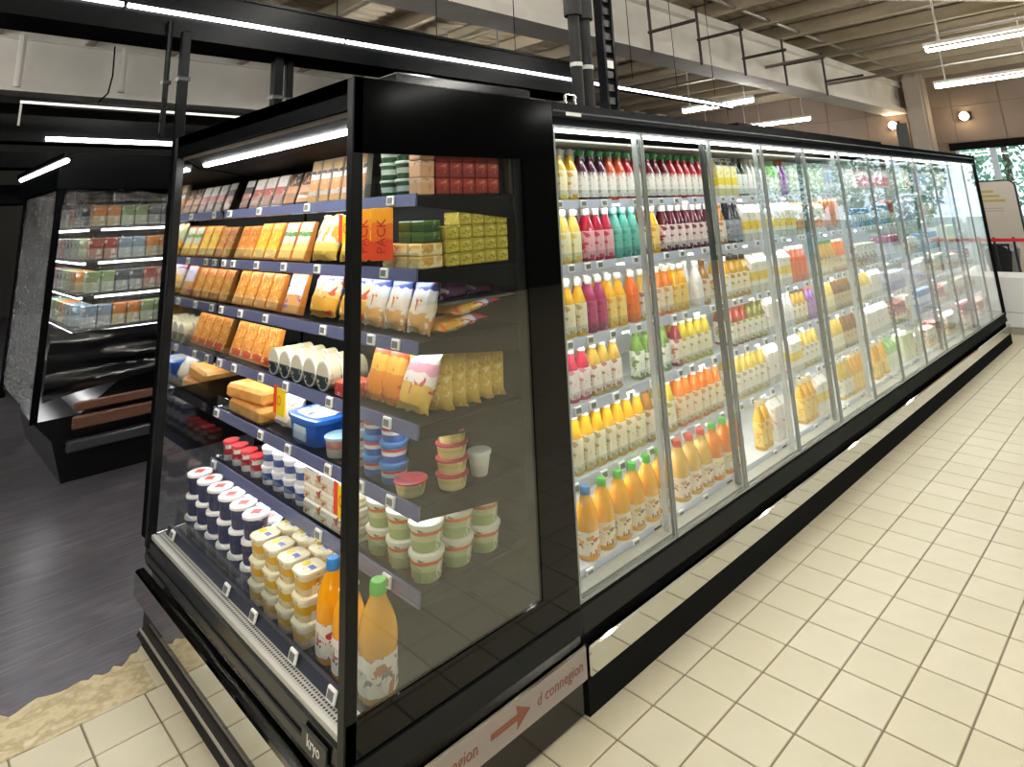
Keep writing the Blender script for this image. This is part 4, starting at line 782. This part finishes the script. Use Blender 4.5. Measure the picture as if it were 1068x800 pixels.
for k, z in enumerate((.45, .36)):
    build('painted_reflection', MB().bev(-1.0, -.42, LY0-.03-.02*k, LY0+.0, z-.02*k, z+.06, .008), mottled(['#6a4a3c', '#7d5646', '#5a4238'], 6, .4, stretch=(.6, 1, 4)), lc)  # reflections in the plastic film, put in as brown slabs
build('bottom_rail', MB().bev(-1.02, -.42, LY0-.05, LY0+.02, .2, .27, .008), M('#55585c', .3, .4), lc)
build('front_sheet', MB().box(LX0-.005, LX0, LY0+.03, 5.34, .45, 1.96), glass('#e2e6e6', 1.5, .05, .9, 12, .1), lc)
cols = [('#c9cfd4', '#8fa4b8'), ('#d8c8a0', '#e08a3c'), ('#cfd8c0', '#9ab07a'), ('#b8bcc0', '#5a6068'), ('#c8a090', '#a84a3a')]
q = 0
for i, z in enumerate((.98, 1.22, 1.46, 1.70)):
    for k in range(9):
        a, b_ = cols[(i*2+k//2) % 5]
        put('wrapped_pack', proto('pack', Z(((0, a), (.5, b_)), (('#e6e6e0', 14, .3),), wob=.1), .085, .12, .15), LX0+.28+k*.095, LY0+.14, z+.0005, POS[k]+' blurred grocery pack behind the crinkled plastic, '+['lowest', 'second lowest', 'second highest', 'highest'][i]+' lit shelf', 'pack', 'packs behind plastic, row '+['one', 'two', 'three', 'four'][i])
    for k in range(8):
        a, b_ = cols[(i+k//2) % 5]
        put('wrapped_pack', proto('pack', Z(((0, a), (.5, b_)), (('#e6e6e0', 14, .3),), wob=.1), .12, .12, .15), LX0+.26, LY0+.32+k*.14, z+.0005, POS[7-k]+' grocery pack along the wrapped cabinet front, '+['lowest', 'second lowest', 'second highest', 'highest'][i]+' lit shelf', 'pack', 'packs along wrapped front, row '+['one', 'two', 'three', 'four'][i])
# shelf of groceries far left behind it
ls = thing('far_shelf', 'distant lit grocery shelf at the left picture edge', 'shelf', (-2.6, 7.2, 0))
build('body', MB().box(0, 1.25, .4, .5, 0, 2.05).box(-.03, 0, 0, .5, 0, 2.05).box(1.25, 1.28, 0, .5, 0, 2.05), DARK, ls); build('roof', MB().box(-.05, 6, -.1, .6, 2.0, 2.2), BLACK, ls)
for z in (.3, .75, 1.05, 1.35, 1.65): s = build('shelf', MB().box(0, 1.25, .0, .4, z-.02, z), M('#8a8c8c', .4), ls); build('light_strip', MB().box(0, 1.25, .01, .03, z-.03, z-.021), M('#ffffff', .5, 0, 0, 9), s)
for i, z in enumerate((.3, .75, 1.05, 1.35, 1.65)):
    for k in range(9): a, b_ = cols[(i+k//3) % 5]; put('far_pack', proto('pack', Z(((0, a), (.5, b_)), (('#e6e6e0', 14, .3),), wob=.1), .12, .14, .2), -2.52+k*.135, 7.32, z+.0005, POS[k]+' distant pack on the '+['lowest', 'second', 'middle', 'fourth', 'highest'][i]+' level of the far left shelf', 'pack', 'far left shelf level '+'abcde'[i])

# ------------------------------------------------------------------ far end of the aisle
ct = thing('white_counter', 'low white counter at the end of the long cabinet', 'counter', (7.8, -.5, 0))
build('body', MB().bev(0, .6, -.9, .95, .08, .66, .01), M('#e4e6ea', .4), ct); build('foot', MB().box(.03, .6, -.88, .93, 0, .08), M('#a8a898', .5), ct); build('groove', MB().box(-.002, 0, -.88, .93, .25, .256), M('#7a7c80', .5), ct)
ps = thing('phone_poster', 'standing advertising board shaped like a giant phone', 'poster', (11, .62, 0))
def rr(w, h, r, z0): 
    p = []
    for cx, cz, a0 in ((w/2-r, h-r, 0), (-w/2+r, h-r, 90), (-w/2+r, r, 180), (w/2-r, r, 270)):
        for k in range(6): a = math.radians(a0+18*k); p.append((cx+r*math.cos(a), z0+cz+r*math.sin(a)))
    return p
build('case', MB().extr(rr(.94, 1.80, .11, .06), 0, 0, .06), M('#15171a', .3), ps); sr = build('screen', MB().extr(rr(.89, 1.75, .09, .085), 0, -.004, 0), M('#c9c2b8', .4), ps)
build('camera_slot', MB().extr([(y+.16, z) for y, z in rr(.22, .055, .026, 1.75)], 0, -.007, -.004), M('#0a0a0c', .3), sr)
for k, (y, wd) in enumerate(((-.02, .28), (-.05, .36), (-.08, .44))): build('headline', MB().box(-.006, -.004, y-wd/2, y+wd/2, 1.66-.075*k, 1.70-.075*k), M('#b9a85a', .5), sr)
for k in range(2): build('text_line', MB().box(-.006, -.004, -.25, .2, 1.40-.04*k, 1.415-.04*k), M('#a8a49c', .5), sr)
build('base', MB().box(-.15, .25, -.4, .4, 0, .06), BLACK, ps)
br = thing('red_barrier', 'red-topped metal barrier in front of the phone-shaped board', 'barrier', (9.0, .1, 0))
build('top_rail', MB().bev(-.02, .02, -1.2, .5, 1.0, 1.045, .006), M('#c81e28', .4), br)
for y in (-1.1, -.6, -.1, .12, .4): build('upright', MB().bar((0, y, 0), (0, y, 1.06), .016), M('#3a3c40', .3, .6), br)
for k, y in enumerate((-.32, .28)):
    c = thing('trolley', ['black shopping trolley with a red badge behind the barrier, right one', 'black shopping trolley behind the barrier, left one'][k], 'trolley', (9.5, y, 0))
    build('basket', MB().extr([(-.14, .45), (.14, .45), (.2, .86), (.1, .93), (-.1, .93), (-.2, .86)], 0, -.3, .3), M('#141619', .4), c); build('handle', MB().bar((-.38, -.2, .95), (-.38, .2, .95), .018), M('#141619', .4), c)
    build('handle_arm', MB().bar((-.3, -.18, .8), (-.38, -.18, .95), .012).bar((-.3, .18, .8), (-.38, .18, .95), .012), M('#141619', .4), c)
    for wx in (-.25, .25):
        for wy in (-.15, .15): build('wheel_leg', MB().bar((wx, wy, .05), (wx*.9, wy*.8, .5), .014).lathe([(.05, -.012), (.05, .012)], 10).xf(lambda x, y, z: (x, y, z)), M('#202226', .4), c)
    if k == 0: build('badge', MB().lathe([(.06, -.004), (.06, .004)], 14).xf(lambda x, y, z: (z-.31, y, x+.84)), M('#c8242c', .5), c)
